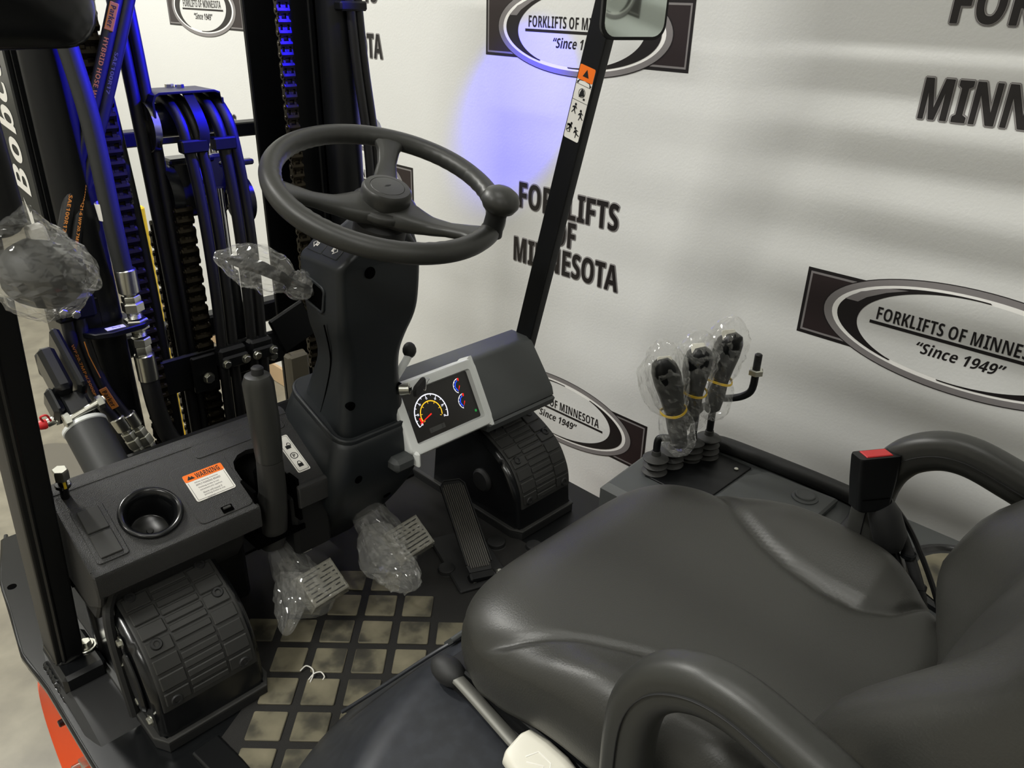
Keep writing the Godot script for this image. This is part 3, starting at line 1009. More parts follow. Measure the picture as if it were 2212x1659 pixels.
func dash() -> void:
	var g := Node3D.new()
	g.name = "dash"
	lift.add_child(g, true)
	say(g, "dark grey dash to the right of the steering column, carrying the display")
	obj("dash_shell", across([-1.245, 1.096, -1.192, 1.096, -1.178, 1.088, -1.105, 0.992, -1.1, 0.975, -1.112, 0.962, -1.2, 0.955, -1.26, 0.97, -1.26, 1.085], 0.02, 0.505, 0.008), M.dash_plastic, g, 30.0)
	obj("dash_lip", across([-1.1, 0.972, -1.094, 0.968, -1.1, 0.952, -1.2, 0.94, -1.2, 0.96], 0.28, 0.5, 0.004), M.dash_plastic, g)
	# display housing: a silver box leaning towards the driver
	var up := V(0, 0.131, -0.072).normalized()
	var nrm := V(0, 0.072, 0.131).normalized()
	var fr := Transform3D(Basis(V(1, 0, 0), up, nrm), V(0.1585, 1.0645, -1.0985))
	var w := 0.224
	var h := 0.15
	var rim := []
	for q in [[-0.05, 0.0, 0.02], [-0.006, 0.0, 0.02], [-0.001, -0.003, 0.018], [0.0, -0.007, 0.014], [-0.001, -0.021, 0.006], [-0.014, -0.024, 0.004]]:
		var ring := PackedVector3Array()
		for p in rrect(w + 2 * q[1], h + 2 * q[1], q[2], 4):
			ring.push_back(fr * V(p.x, p.y, q[0]))
		rim.append(ring)
	obj("display_bezel", B.new().loft(rim), M.silver_plastic, g, 35.0)
	obj("bezel_flank", B.new().prism(P2([-0.075, -0.05, 0.07, -0.06, 0.078, -0.035, 0.078, 0.0, -0.078, 0.0]), 0.0, 0.014, Transform3D(Basis(up, nrm, V(1, 0, 0)), fr * V(w / 2 - 0.016, 0, 0)), 0.004), M.silver_plastic, g)
	var scr := obj("display_screen", B.new().prism(rrect(w - 0.046, h - 0.046, 0.004), -0.014, -0.012, fr, 0.0), M.screen_black, lift)
	say(scr, "lit instrument display with a round speed dial and two small gauges")
	var on := func(x: float, y: float, d := 0.0) -> Transform3D: return fr * Transform3D(Basis.IDENTITY, V(x, y, -0.0117 + d))
	var arc := func(called: String, cx: float, cy: float, r0: float, r1: float, a0: float, a1: float, m: Material) -> void:
		var p := PackedVector2Array()
		for k in 25:
			p.push_back(Vector2(cos(deg_to_rad(lerpf(a0, a1, k / 24.0))), sin(deg_to_rad(lerpf(a0, a1, k / 24.0)))) * r1)
		for k in 25:
			p.push_back(Vector2(cos(deg_to_rad(lerpf(a1, a0, k / 24.0))), sin(deg_to_rad(lerpf(a1, a0, k / 24.0)))) * r0)
		obj(called, flat_poly(p, 0.0), m, scr).transform = on.call(cx, cy)
	var dial := Vector2(-0.03, -0.006)
	arc.call("display_dial_arc", dial.x, dial.y, 0.0395, 0.0418, -25.0, 205.0, M.gauge_white)
	arc.call("display_dial_arc", dial.x, dial.y, 0.0255, 0.0275, -20.0, 200.0, M.gauge_yellow)
	for k in 13:
		var a := deg_to_rad(205.0 - 230.0 * k / 12)
		obj("display_tick", flat_rect(0.034 if k % 2 == 0 else 0.0365, -0.0006, 0.0395, 0.0006, 0.0), M.gauge_white, scr).transform = on.call(dial.x, dial.y) * Transform3D(Basis(V(0, 0, 1), a), Vector3.ZERO)
		if k % 2 == 0:
			obj("display_tick", flat_rect(0.0215, -0.0006, 0.0255, 0.0006, 0.0), M.gauge_yellow, scr).transform = on.call(dial.x, dial.y) * Transform3D(Basis(V(0, 0, 1), a), Vector3.ZERO)
			var o := Vector2(0.047, 0).rotated(a)
			lettering(str(5 * k / 2), 0.0045, 0.0042, M.gauge_white, scr, on.call(dial.x + o.x * 0.69, dial.y + o.y * 0.69, 0.0002), 0.0, false, "display_digit")
	obj("display_needle", flat_poly(P2([0.0, 0.0014, 0.0, -0.0014, -0.036, -0.0004, -0.036, 0.0004]), 0.0003), M.gauge_red, scr).transform = on.call(dial.x, dial.y) * Transform3D(Basis(V(0, 0, 1), 0.33), Vector3.ZERO)
	arc.call("display_dial_arc", dial.x, dial.y, 0.028, 0.032, 180.0, 205.0, M.gauge_red)
	for q in [0.026, -0.008]:
		var c := Vector2(0.06, q)
		arc.call("display_gauge_arc", c.x, c.y, 0.0155, 0.0165, 90.0, 240.0, M.gauge_white)
		arc.call("display_gauge_arc", c.x, c.y, 0.0105, 0.0125, 100.0, 235.0, M.gauge_blue)
		arc.call("display_gauge_arc", c.x, c.y, 0.0105, 0.0165, 78.0, 92.0, M.gauge_red)
		obj("display_needle", flat_poly(P2([0.0, 0.001, 0.0, -0.001, -0.012, 0.0]), 0.0003), M.gauge_red, scr).transform = on.call(c.x, c.y) * Transform3D(Basis(V(0, 0, 1), 1.0), Vector3.ZERO)
		for k in 5:
			var a := deg_to_rad(105.0 + 32.0 * k)
			obj("display_tick", flat_rect(0.0135, -0.0005, 0.0155, 0.0005, 0.0), M.gauge_white, scr).transform = on.call(c.x, c.y) * Transform3D(Basis(V(0, 0, 1), a), Vector3.ZERO)
	obj("display_readout", flat_rect(-0.02, -0.005, 0.02, 0.005, 0.0), M.gauge_dim, scr).transform = on.call(-0.027, -0.038)
	lettering("2", 0.004, 0.007, M.label_black, scr, on.call(-0.014, -0.038, 0.0003), 0.0, false, "display_digit")
	lettering("3", 0.004, 0.006, M.label_black, scr, on.call(-0.042, -0.038, 0.0003), 0.0, false, "display_digit")
	obj("display_lamp", flat_poly(ellipse_points(0.003, 0.003, 12), 0.0), M.gauge_green, scr).transform = on.call(0.08, -0.036)
	obj("hinge_cap", B.new().box(V(0.03, 0.99, -1.09), V(0.05, 0.03, 0.05), 0.008), M.dash_plastic, g)
	obj("hinge_cover", B.new().box(V(0.057, 0.992, -1.082), V(0.01, 0.034, 0.05), 0.004), M.silver_plastic, g)
	# tilt lever behind the column, ignition key with its ring
	var tl := obj("tilt_lever", B.new().tube([V(0.05, 1.11, -1.15), V(0.1, 1.165, -1.148), V(0.11, 1.178, -1.148)], 0.008, 10), M.silver_plastic, lift)
	obj("lever_knob", B.new().ball(V(0.112, 1.185, -1.15), V(0.014, 0.017, 0.014), 14), M.rubber, tl)
	obj("ignition_lock", B.new().cyl(V(0.055, 1.13, -1.115), V(0.072, 1.132, -1.1), 0.012, 18, 0.002), M.zinc, lift)
	var key := thing("ignition_key", "black plastic headed key with a wire ring, sticking out of the lock beside the display", "key", V(0.072, 1.132, -1.098))
	var kf := Transform3D(Basis(V(1, 0.3, -0.35).normalized(), V(-0.1, 0.9, 0.2).normalized(), V(0.35, -0.1, 0.9).normalized()).orthonormalized(), V(0.012, 0.004, 0.012))
	obj("key_head", B.new().prism(rrect(0.042, 0.03, 0.011, 5), -0.004, 0.004, kf, 0.0025), M.rubber, key)
	obj("key_blade", B.new().box(V(-0.006, 0.0, 0.0), V(0.016, 0.007, 0.002), 0.0), M.zinc, key)
	var ring := []
	for k in 25:
		var t := TAU * k / 24
		ring.append(kf * V(0.024 + 0.012 * cos(t), -0.012 + 0.013 * sin(t), 0.003 * sin(2 * t)))
	obj("key_ring", B.new().tube(ring, 0.0006, 6), M.chrome, key)

# ------------------------------------------------------------------ steering column
func sec(y: float, x0: float, x1: float, z0: float, z1: float, r: float, tilt := 0.0) -> PackedVector3Array:
	var o := PackedVector3Array()
	var c := V((x0 + x1) / 2, y, (z0 + z1) / 2)
	for p in rrect(x1 - x0, z1 - z0, r, 5):
		o.push_back(c + V(p.x, -p.y * tilt, p.y))
	return o

func smooth_rings(rows: Array, per := 4) -> Array:
	# rows of numbers for sec(), Catmull-Rom between them
	var o := []
	var n := rows.size()
	for k in n - 1:
		for j in per:
			var t := float(j) / per
			var q := []
			for i in rows[0].size():
				q.append(cubic_interpolate(rows[k][i], rows[k + 1][i], rows[maxi(k - 1, 0)][i], rows[mini(k + 2, n - 1)][i], t))
			o.append(q)
	o.append(rows[n - 1])
	return o

func column() -> void:
	var g := Node3D.new()
	g.name = "steering_column"
	lift.add_child(g, true)
	say(g, "dark moulded steering column cover")
	var rows := [[1.488, -0.02, 0.035, -1.11, -1.05, 0.02], [1.482, -0.03, 0.045, -1.125, -1.05, 0.02], [1.46, -0.042, 0.055, -1.15, -1.055, 0.02], [1.436, -0.062, 0.068, -1.18, -1.058, 0.014], [1.42, -0.081, 0.08, -1.193, -1.062, 0.012], [1.412, -0.0885, 0.083, -1.194, -1.064, 0.014], [1.4, -0.09, 0.084, -1.195, -1.066, 0.014], [1.36, -0.09, 0.084, -1.195, -1.069, 0.014], [1.315, -0.088, 0.083, -1.195, -1.074, 0.016], [1.285, -0.083, 0.08, -1.2, -1.082, 0.018], [1.25, -0.072, 0.073, -1.207, -1.095, 0.022], [1.21, -0.066, 0.066, -1.215, -1.105, 0.025], [1.16, -0.068, 0.067, -1.24, -1.112, 0.025], [1.1, -0.076, 0.073, -1.265, -1.112, 0.025], [1.02, -0.088, 0.082, -1.29, -1.115, 0.03]]
	var rings := []
	for q in smooth_rings(rows, 3):
		rings.append(sec(q[0], q[1], q[2], q[3], q[4], q[5]))
	obj("column_cover", B.new().loft(rings), M.smooth_plastic, g, 50.0)
	# the shroud on the far side and the panel seam
	rows = [[1.45, 0.03, 0.098, -1.19, -1.1, 0.02], [1.4, 0.03, 0.112, -1.2, -1.1, 0.02], [1.34, 0.03, 0.108, -1.2, -1.105, 0.02], [1.28, 0.03, 0.088, -1.2, -1.11, 0.02], [1.22, 0.03, 0.07, -1.2, -1.12, 0.02]]
	rings = []
	for q in smooth_rings(rows, 3):
		rings.append(sec(q[0], q[1], q[2], q[3], q[4], q[5]))
	obj("column_shroud", B.new().loft(rings), M.smooth_plastic, g, 50.0)
	obj("panel_seam", B.new().tube(curve([V(-0.0905, 1.3, -1.125), V(-0.068, 1.22, -1.15), V(-0.0695, 1.15, -1.172), V(-0.079, 1.08, -1.195), V(-0.1, 1.02, -1.215), V(-0.118, 0.96, -1.23), V(-0.112, 0.88, -1.24)], 5), 0.0014, 6), M.hole_black, g)
	# lower boot that flares round the foot of the column, its upper edge swept up at the sides
	var lower := []
	var lr := smooth_rings([[1.072, -0.088, 0.08, -1.275, -1.106, 0.03], [1.06, -0.099, 0.087, -1.288, -1.096, 0.035], [1.0, -0.115, 0.098, -1.31, -1.092, 0.035], [0.94, -0.117, 0.097, -1.325, -1.105, 0.035], [0.88, -0.108, 0.088, -1.34, -1.14, 0.04], [0.82, -0.09, 0.07, -1.35, -1.185, 0.04], [0.77, -0.065, 0.045, -1.36, -1.235, 0.03], [0.74, -0.05, 0.03, -1.36, -1.26, 0.02]], 3)
	for k in lr.size():
		var q: Array = lr[k]
		var ring := sec(q[0], q[1], q[2], q[3], q[4], q[5])
		var c := 1.0 - clampf(k / 9.0, 0, 1)
		for i in ring.size():
			var d := clampf((-1.1 - ring[i].z) / 0.19, 0.0, 1.0)
			ring[i].y += c * (0.082 * d - 0.012)
		lower.append(ring)
	obj("column_boot", B.new().loft(lower), M.smooth_plastic, g, 50.0)
	var ridge: Array = []
	for i in lower[0].size() + 1:
		ridge.append(lower[1][i % lower[0].size()])
	obj("boot_edge", B.new().sweep(ridge.slice(0, ridge.size() - 1), rrect(0.008, 0.014, 0.004), Vector3.UP, [], true), M.smooth_plastic, g)
	# screw wells: raised black discs, the shade inside put into the colour
	for p in [[V(-0.03, 1.397, -1.0655), V(0, 0, 1), 0.0105], [V(0.056, 1.136, -1.112), V(0, 0, 1), 0.0085], [V(-0.056, 1.133, -1.1125), V(0, 0, 1), 0.0085], [V(-0.064, 0.985, -1.094), V(0, -0.1, 1), 0.0085], [V(0.05, 0.985, -1.094), V(0, -0.1, 1), 0.0085], [V(-0.035, 0.9, -1.13), V(0, -0.6, 1), 0.0085], [V(0.03, 0.885, -1.137), V(0, -0.6, 1), 0.0085]]:
		obj("screw_well", B.new().lathe(p[0], p[1], [Vector2(0, 0.0012), Vector2(p[2], 0.0012), Vector2(p[2], -0.014), Vector2(0, -0.014)], 20), M.hole_black, g)
	# turn signal keys on the sloping shoulder
	for k in 2:
		var o := V(-0.066, 1.4335, -1.158 + 0.047 * k)
		var f := frame(o, V(0, -0.03, 1), V(0.76, 0.65, 0.0))
		obj("signal_key", B.new().prism(rrect(0.044, 0.034, 0.003), -0.004, 0.0015, f, 0.001), M.smooth_plastic, g)
		var s := -1.0 if k == 0 else 1.0
		var ar := P2([-0.004, -0.0035, -0.004, -0.008, -0.013, 0.0, -0.004, 0.008, -0.004, 0.0035, 0.003, 0.0035, 0.003, -0.0035])
		var inner := P2([-0.0052, -0.0022, -0.0052, -0.0055, -0.0112, 0.0, -0.0052, 0.0055, -0.0052, 0.0022, 0.0015, 0.0022, 0.0015, -0.0022])
		var fx := f * Transform3D(Basis(V(0, 0, 1), 0.0 if k == 0 else PI), V(0.0, -0.002, 0.0022))
		obj("signal_arrow", flat_poly(ar, 0.0), M.label_white, g).transform = fx
		obj("signal_arrow", flat_poly(inner, 0.0003), M.smooth_plastic, g).transform = fx
		lettering("F" if k == 0 else "R", 0.004, 0.005, M.label_white, g, fx * Transform3D(Basis(V(0, 0, 1), -PI / 2 * s), V(-0.001, 0, 0.0006)))
	# lever slot in the left flank
	var sl := Transform3D(Basis(V(0, -0.25, 1).normalized(), V(0, 1, 0.25).normalized(), V(-1, 0, 0)), V(-0.0895, 1.352, -1.152))
	var rg := []
	for p in rrect(0.066, 0.048, 0.009, 4):
		rg.append(sl * V(p.x, p.y, 0.001))
	obj("lever_slot", B.new().prism(rrect(0.064, 0.046, 0.009), -0.002, 0.0012, sl, 0.0), M.hole_black, g)
	obj("slot_frame", B.new().sweep(rg, rrect(0.006, 0.005, 0.002), V(-1, 0, 0), [], true), M.smooth_plastic, g)
	var dl := obj("direction_lever", B.new().tube(curve([V(-0.085, 1.352, -1.155), V(-0.11, 1.366, -1.162), V(-0.135, 1.385, -1.172)], 4), 0.008, 10), M.rubber, lift)
	var gr := []
	for q in [[-0.128, 1.378, -1.168, 0.008, 0.008], [-0.135, 1.385, -1.171, 0.014, 0.011], [-0.16, 1.402, -1.185, 0.019, 0.013], [-0.19, 1.416, -1.2, 0.017, 0.012], [-0.205, 1.42, -1.207, 0.009, 0.007]]:
		var ring := PackedVector3Array()
		for k in 14:
			var a := TAU * k / 14
			ring.push_back(V(q[0], q[1], q[2]) + V(0, 1, 0) * sin(a) * q[4] + V(0.35, 0.0, 0.94) * cos(a) * q[3])
		gr.append(ring)
	obj("lever_paddle", B.new().loft(gr), M.rubber, dl)

# ------------------------------------------------------------------ steering wheel
func steering() -> void:
	var g := Node3D.new()
	g.name = "steering_wheel"
	lift.add_child(g, true)
	say(g, "black three-spoke steering wheel with a spinner knob")
	var th := deg_to_rad(20.2)
	# local: x right, y along the shaft (up), z towards the driver in the wheel's plane
	var n := V(0, cos(th), sin(th))
	var e := V(0, -sin(th), cos(th))
	g.transform = Transform3D(Basis(V(1, 0, 0), n, e), V(0, 1.537, -1.047))
	var ring := []
	var sc := []
	for k in 120:
		var a := TAU * k / 120
		ring.append(V(0.1825 * cos(a), 0, 0.1825 * sin(a)))
		# finger bumps along the inside
		sc.append(Vector2.ONE)
	var prof := PackedVector2Array()
	for k in 16:
		prof.push_back(Vector2(cos(TAU * k / 16), sin(TAU * k / 16)) * Vector2(0.0172, 0.0168))
	var rb := B.new().sweep(ring, prof, Vector3.UP, sc, true)
	# ripple the under-inner side as the moulded finger grip does
	for i in rb.v.size():
		var p := rb.v[i]
		var r := Vector2(p.x, p.z).length()
		if r < 0.178:
			var a := atan2(p.z, p.x)
			var w := clampf((0.178 - r) / 0.008, 0, 1) * 0.0011 * sin(a * 64.0)
			rb.v[i] = V(p.x * (r + w) / r, p.y, p.z * (r + w) / r)
	obj("rim", rb, M.wheel_rubber, g, 60.0)
	# dished hub and spokes
	obj("hub", B.new().lathe(Vector3.ZERO, Vector3.UP, [Vector2(0, -0.06), Vector2(0.03, -0.06), Vector2(0.036, -0.052), Vector2(0.05, -0.04), Vector2(0.056, -0.034), Vector2(0.054, -0.026), Vector2(0.047, -0.022), Vector2(0, -0.022)], 40), M.wheel_rubber, g, 60.0)
	obj("horn_button", B.new().lathe(Vector3.ZERO, Vector3.UP, [Vector2(0, -0.03), Vector2(0.0405, -0.028), Vector2(0.0412, -0.019), Vector2(0.0415, -0.009), Vector2(0.041, -0.001), Vector2(0.037, 0.004), Vector2(0.0285, 0.0052), Vector2(0.028, 0.0043), Vector2(0.0272, 0.0053), Vector2(0.015, 0.0062), Vector2(0, 0.0065)], 48), M.wheel_rubber, g, 40.0)
	var emb := B.new()
	emb.join(flat_poly(P2([-0.007, -0.001, 0.0, -0.0022, 0.007, -0.0005, 0.004, 0.0012, 0.0, 0.0002, -0.003, 0.0016]), 0.0), Transform3D(Basis(V(1, 0, 0), V(0, 0, -1), V(0, 1, 0)), V(0, 0.0069, 0)))
	obj("horn_emblem", emb, M.rubber, g)
	obj("shaft_cover", B.new().lathe(Vector3.ZERO, Vector3.UP, [Vector2(0, -0.1), Vector2(0.045, -0.1), Vector2(0.045, -0.06), Vector2(0.034, -0.05), Vector2(0, -0.05)], 32), M.rubber, g)
	for a in [-53.0, -166.0, 68.0]:
		var d := V(cos(deg_to_rad(a)), 0, sin(deg_to_rad(a)))
		var path := []
		var wid := []
		for q in [[0.02, -0.034, 0.042, 0.019], [0.05, -0.033, 0.034, 0.017], [0.085, -0.028, 0.021, 0.0125], [0.12, -0.018, 0.0165, 0.0095], [0.15, -0.008, 0.02, 0.0095], [0.172, -0.002, 0.029, 0.0098], [0.186, 0.0, 0.038, 0.0095]]:
			path.append(d * q[0] + V(0, q[1], 0))
			wid.append(Vector2(q[2], q[3]))
		var sp := PackedVector2Array()
		for k in 14:
			var t := TAU * k / 14
			sp.push_back(Vector2(signf(cos(t)) * pow(absf(cos(t)), 0.7), signf(sin(t)) * pow(absf(sin(t)), 0.8)))
		var pp := curve(path, 4)
		var ww := []
		for k in pp.size():
			var f := float(k) / (pp.size() - 1) * (wid.size() - 1)
			var i := mini(int(f), wid.size() - 2)
			ww.append(wid[i].lerp(wid[i + 1], f - i))
		obj("spoke", B.new().sweep(pp, sp, Vector3.UP, ww), M.wheel_rubber, g, 60.0)
	# spinner knob
	var ka := deg_to_rad(60.0)
	var ko := V(0.184 * cos(ka), 0.008, 0.184 * sin(ka))
	obj("spinner_stem", B.new().lathe(ko, V(0, 1, 0), [Vector2(0, -0.012), Vector2(0.0185, -0.012), Vector2(0.0165, 0.004), Vector2(0.0165, 0.026), Vector2(0.022, 0.036), Vector2(0, 0.036)], 28), M.rubber, g, 50.0)
	obj("spinner_knob", B.new().lathe(ko, V(0, 1, 0), [Vector2(0, 0.03), Vector2(0.016, 0.031), Vector2(0.026, 0.036), Vector2(0.0305, 0.045), Vector2(0.0305, 0.052), Vector2(0.026, 0.061), Vector2(0.017, 0.067), Vector2(0.008, 0.0693), Vector2(0, 0.07)], 36), M.wheel_rubber, g, 60.0)

# ------------------------------------------------------------------ pedals
func pedals() -> void:
	# treadle: a ribbed plate hinged at the floor
	var a := V(0.166, 0.694, -0.992)
	var b := V(0.244, 0.806, -1.178)
	var f := frame(a, V(1, -0.12, 0.33), b - a)
	var l := a.distance_to(b)
	var g := Node3D.new()
	g.name = "accelerator_pedal"
	lift.add_child(g, true)
	obj("pedal_plate", B.new().prism(P2([-0.026, 0.0, 0.026, 0.0, 0.03, 0.02, 0.03, l - 0.012, 0.02, l, -0.02, l, -0.03, l - 0.012, -0.03, 0.02]), -0.006, 0.0, f, 0.002), M.rubber, g)
	for k in 11:
		var x := -0.0255 + 0.0051 * k
		obj("pedal_rib", B.new().box(f * V(x, l * 0.5, 0.001), V(0.0028, l - 0.02 - (0.014 if k in [0, 10] else 0.0), 0.004), 0.001, f.basis), M.treadle_rubber, g)
	obj("pedal_rim", B.new().sweep([f * V(-0.03, 0.02, 0), f * V(-0.03, l - 0.012, 0), f * V(-0.02, l, 0), f * V(0.02, l, 0), f * V(0.03, l - 0.012, 0), f * V(0.03, 0.02, 0)], rrect(0.003, 0.008, 0.001), f.basis.z), M.rubber, g)
	obj("pedal_hinge", B.new().box(f * V(0, -0.008, -0.008), V(0.06, 0.022, 0.022), 0.004, f.basis), M.steel_black, g)
	obj("pedal_arm", B.new().box(f * V(0, l * 0.7, -0.03), V(0.012, 0.03, 0.05), 0.003, f.basis), M.steel_dim, g)
	for p in [V(0.144, 0.68, -0.994), V(0.205, 0.68, -0.975)]:
		obj("hinge_screw", B.new().lathe(p, V(0.1, 1, 0.2), [Vector2(0, -0.006), Vector2(0.009, -0.006), Vector2(0.009, 0.002), Vector2(0.006, 0.005), Vector2(0, 0.005)], 14), M.zinc, g)
	obj("pedal_base", B.new().box(V(0.19, 0.674, -1.06), V(0.12, 0.012, 0.2), 0.003, Basis(V(0, 1, 0), -0.35)), M.rubber, g)
	# two hanging pedals with square rubber pads
	var spots := [[V(-0.158, 0.785, -1.1), V(-0.13, 0.98, -1.3)], [V(0.04, 0.805, -1.075), V(0.04, 0.98, -1.26)]]
	for k in 2:
		var c: Vector3 = spots[k][0]
		var p := Node3D.new()
		p.name = "inching_pedal" if k == 0 else "brake_pedal"
		lift.add_child(p, true)
		var pf := frame(c, V(1, 0.05, -0.04), V(0.0, 0.6, -0.8))
		obj("pedal_pad", B.new().prism(rrect(0.082, 0.07, 0.008), -0.02, 0.0, pf, 0.004), M.rubber_tread, p)
		for j in 7:
			obj("pad_groove", B.new().box(pf * V(0, -0.027 + 0.009 * j, 0.0012), V(0.07, 0.005, 0.004), 0.0015, pf.basis), M.rubber_tread, p)
		obj("pedal_stalk", B.new().tube(curve([c + pf.basis.z * -0.01, c + V(-0.005, -0.005, -0.05), (c + spots[k][1]) * 0.5 + V(0, -0.03, -0.03), spots[k][1]], 5), 0.011, 10, 0.6), M.steel_black, p)

# ------------------------------------------------------------------ hood, seat, side console
func hood() -> void:
	var g := Node3D.new()
	g.name = "engine_hood"
	lift.add_child(g, true)
	say(g, "dusty blue-grey hood under the seat")
	# a ramp from the floor up to the seat base, its front corners rounded in plan
	var rings := []
	for q in [[0.66, -0.9, 0.5], [0.69, -0.885, 0.5], [0.78, -0.812, 0.5], [0.88, -0.73, 0.5], [0.94, -0.68, 0.5], [0.962, -0.655, 0.495], [0.97, -0.62, 0.48]]:
		var ring := PackedVector3Array()
		var w: float = q[2]
		for k in 41:
			var x := -w + 2 * w * k / 40.0
			var e := clampf((absf(x) - 0.2) / 0.3, 0.0, 1.0)
			ring.push_back(V(x, q[0], q[1] + 0.12 * e * e))
		ring.push_back(V(w, q[0], 0.6))
		ring.push_back(V(-w, q[0], 0.6))
		rings.append(ring)
	obj("hood_shell", B.new().loft(rings), M.hood_plastic, g, 35.0)
	# pressed crease running up to the seat and the side ridge
	obj("hood_crease", B.new().sweep(curve([V(-0.31, 0.795, -0.805), V(-0.27, 0.86, -0.752), V(-0.2, 0.93, -0.695), V(-0.13, 0.95, -0.672), V(0.05, 0.953, -0.668)], 5), rrect(0.008, 0.006, 0.003), V(0, 0.62, -0.78)), M.hood_plastic, g)
	obj("front_trim", B.new().sweep([V(-0.19, 0.945, -0.685), V(-0.12, 0.948, -0.685), V(0.05, 0.948, -0.685)], rrect(0.03, 0.008, 0.003), V(0, 0.62, -0.78)), M.dash_plastic, g)
	# seat slides and pan
	for x in [-0.235, 0.2]:
		var r := obj("seat_rail", B.new().box(V(x, 0.978, -0.35), V(0.05, 0.018, 0.56), 0.003), M.steel_dim, lift)
		obj("rail_slide", B.new().box(V(x + 0.004, 0.992, -0.34), V(0.03, 0.014, 0.5), 0.003), M.steel_black, r)
		obj("rail_slot", B.new().box(V(x - 0.019, 0.9875, -0.4), V(0.01, 0.002, 0.12), 0.0), M.hole_black, r)
	obj("seat_pan", B.new().box(V(0, 1.0, -0.35), V(0.42, 0.03, 0.46), 0.01), M.steel_dim, lift)
	# slide lever with its knob, weight lever with a white handle
	var sl := obj("slide_lever", B.new().tube(curve([V(-0.255, 0.992, -0.6), V(-0.258, 0.99, -0.56), V(-0.27, 0.985, -0.45), V(-0.275, 0.98, -0.36)], 5), 0.0095, 10, 0.6), M.lever_metal, lift)
	obj("lever_knob", B.new().ball(V(-0.253, 0.988, -0.612), V(0.02, 0.018, 0.03), 18), M.rubber, sl)
	var wl := Node3D.new()
	wl.name = "weight_lever"
	lift.add_child(wl, true)
	say(wl, "cream white lever handle with an embossed seat symbol")
	var hf := frame(V(-0.28, 1.0, -0.425), V(0.0, -0.06, 1), V(1, 0.35, 0))
	var hr := []
	for q in [[-0.032, 0.018, 0.008], [-0.027, 0.026, 0.012], [0.0, 0.031, 0.0135], [0.03, 0.031, 0.0135], [0.06, 0.025, 0.012], [0.066, 0.018, 0.009]]:
		var ring := PackedVector3Array()
		for p in rrect(q[1] * 2, q[2] * 2, q[2] * 0.95, 4):
			ring.push_back(hf * V(q[0], p.x, p.y))
		hr.append(ring)
	obj("handle", B.new().loft(hr), M.handle_white, wl)
	var mk := hf * Transform3D(Basis(V(0, 0, 1), 0.0), V(0.014, 0.0, 0.0129))
	obj("seat_symbol", B.new().tube([mk * V(-0.02, -0.004, 0), mk * V(-0.012, 0.01, 0), mk * V(0.008, 0.01, 0), mk * V(0.012, 0.004, 0), mk * V(0.02, -0.012, 0)], 0.0012, 6).tube([mk * V(-0.015, -0.008, 0), mk * V(0.004, 0.002, 0), mk * V(0.01, -0.012, 0)], 0.0012, 6), M.label_white, wl)
	side_console()

func side_console() -> void:
	var g := Node3D.new()
	g.name = "side_console"
	lift.add_child(g, true)
	obj("console_shell", B.new().prism(P2([0.27, -0.77, 0.5, -0.79, 0.56, -0.76, 0.585, -0.68, 0.6, -0.3, 0.6, 0.5, 0.27, 0.5]), 0.6, 0.985, Transform3D(Basis(V(1, 0, 0), V(0, 0, 1), V(0, 1, 0)), Vector3.ZERO), 0.012), M.dash_plastic, g)
	obj("console_rim", B.new().sweep(curve([V(0.43, 0.99, -0.745), V(0.5, 0.995, -0.735), V(0.545, 1.0, -0.69), V(0.558, 1.0, -0.6), V(0.563, 1.0, -0.42), V(0.55, 0.998, -0.385), V(0.5, 0.992, -0.372), V(0.44, 0.988, -0.37)], 5), rrect(0.03, 0.03, 0.012), Vector3.UP), M.rubber, g)
	obj("lever_well", B.new().box(V(0.44, 0.987, -0.66), V(0.18, 0.004, 0.13), 0.001), M.steel_black, g)
	obj("console_lid", B.new().prism(P2([0.33, -0.585, 0.47, -0.585, 0.525, -0.56, 0.535, -0.42, 0.33, -0.42]), 0.985, 1.0, Transform3D(Basis(V(1, 0, 0), V(0, 0, 1), V(0, 1, 0)), Vector3.ZERO), 0.004), M.dash_plastic, g)
	obj("lid_knob", B.new().lathe(V(0.492, 1.0, -0.465), Vector3.UP, [Vector2(0, 0), Vector2(0.024, 0), Vector2(0.024, 0.002), Vector2(0.019, 0.004), Vector2(0.018, 0.007), Vector2(0.016, 0.008), Vector2(0.0145, 0.007), Vector2(0, 0.0072)], 28), M.dash_plastic, g)
	obj("well_screw", B.new().ball(V(0.5, 0.991, -0.612), V(0.005, 0.003, 0.005), 10), M.zinc, g)
	obj("storage_tray", B.new().lathe(V(0.47, 0.986, -0.17), Vector3.UP, [Vector2(0.105, -0.002), Vector2(0.103, 0.006), Vector2(0.095, 0.007), Vector2(0.09, 0.002), Vector2(0.086, 0.0006), Vector2(0, 0.0006)], 40), M.steel_gloss, g)
	obj("tray_liner", B.new().lathe(V(0.47, 0.988, -0.17), Vector3.UP, [Vector2(0, 0.0), Vector2(0.082, 0.0), Vector2(0.08, 0.002), Vector2(0, 0.0022)], 36), M.mat_pad, g)

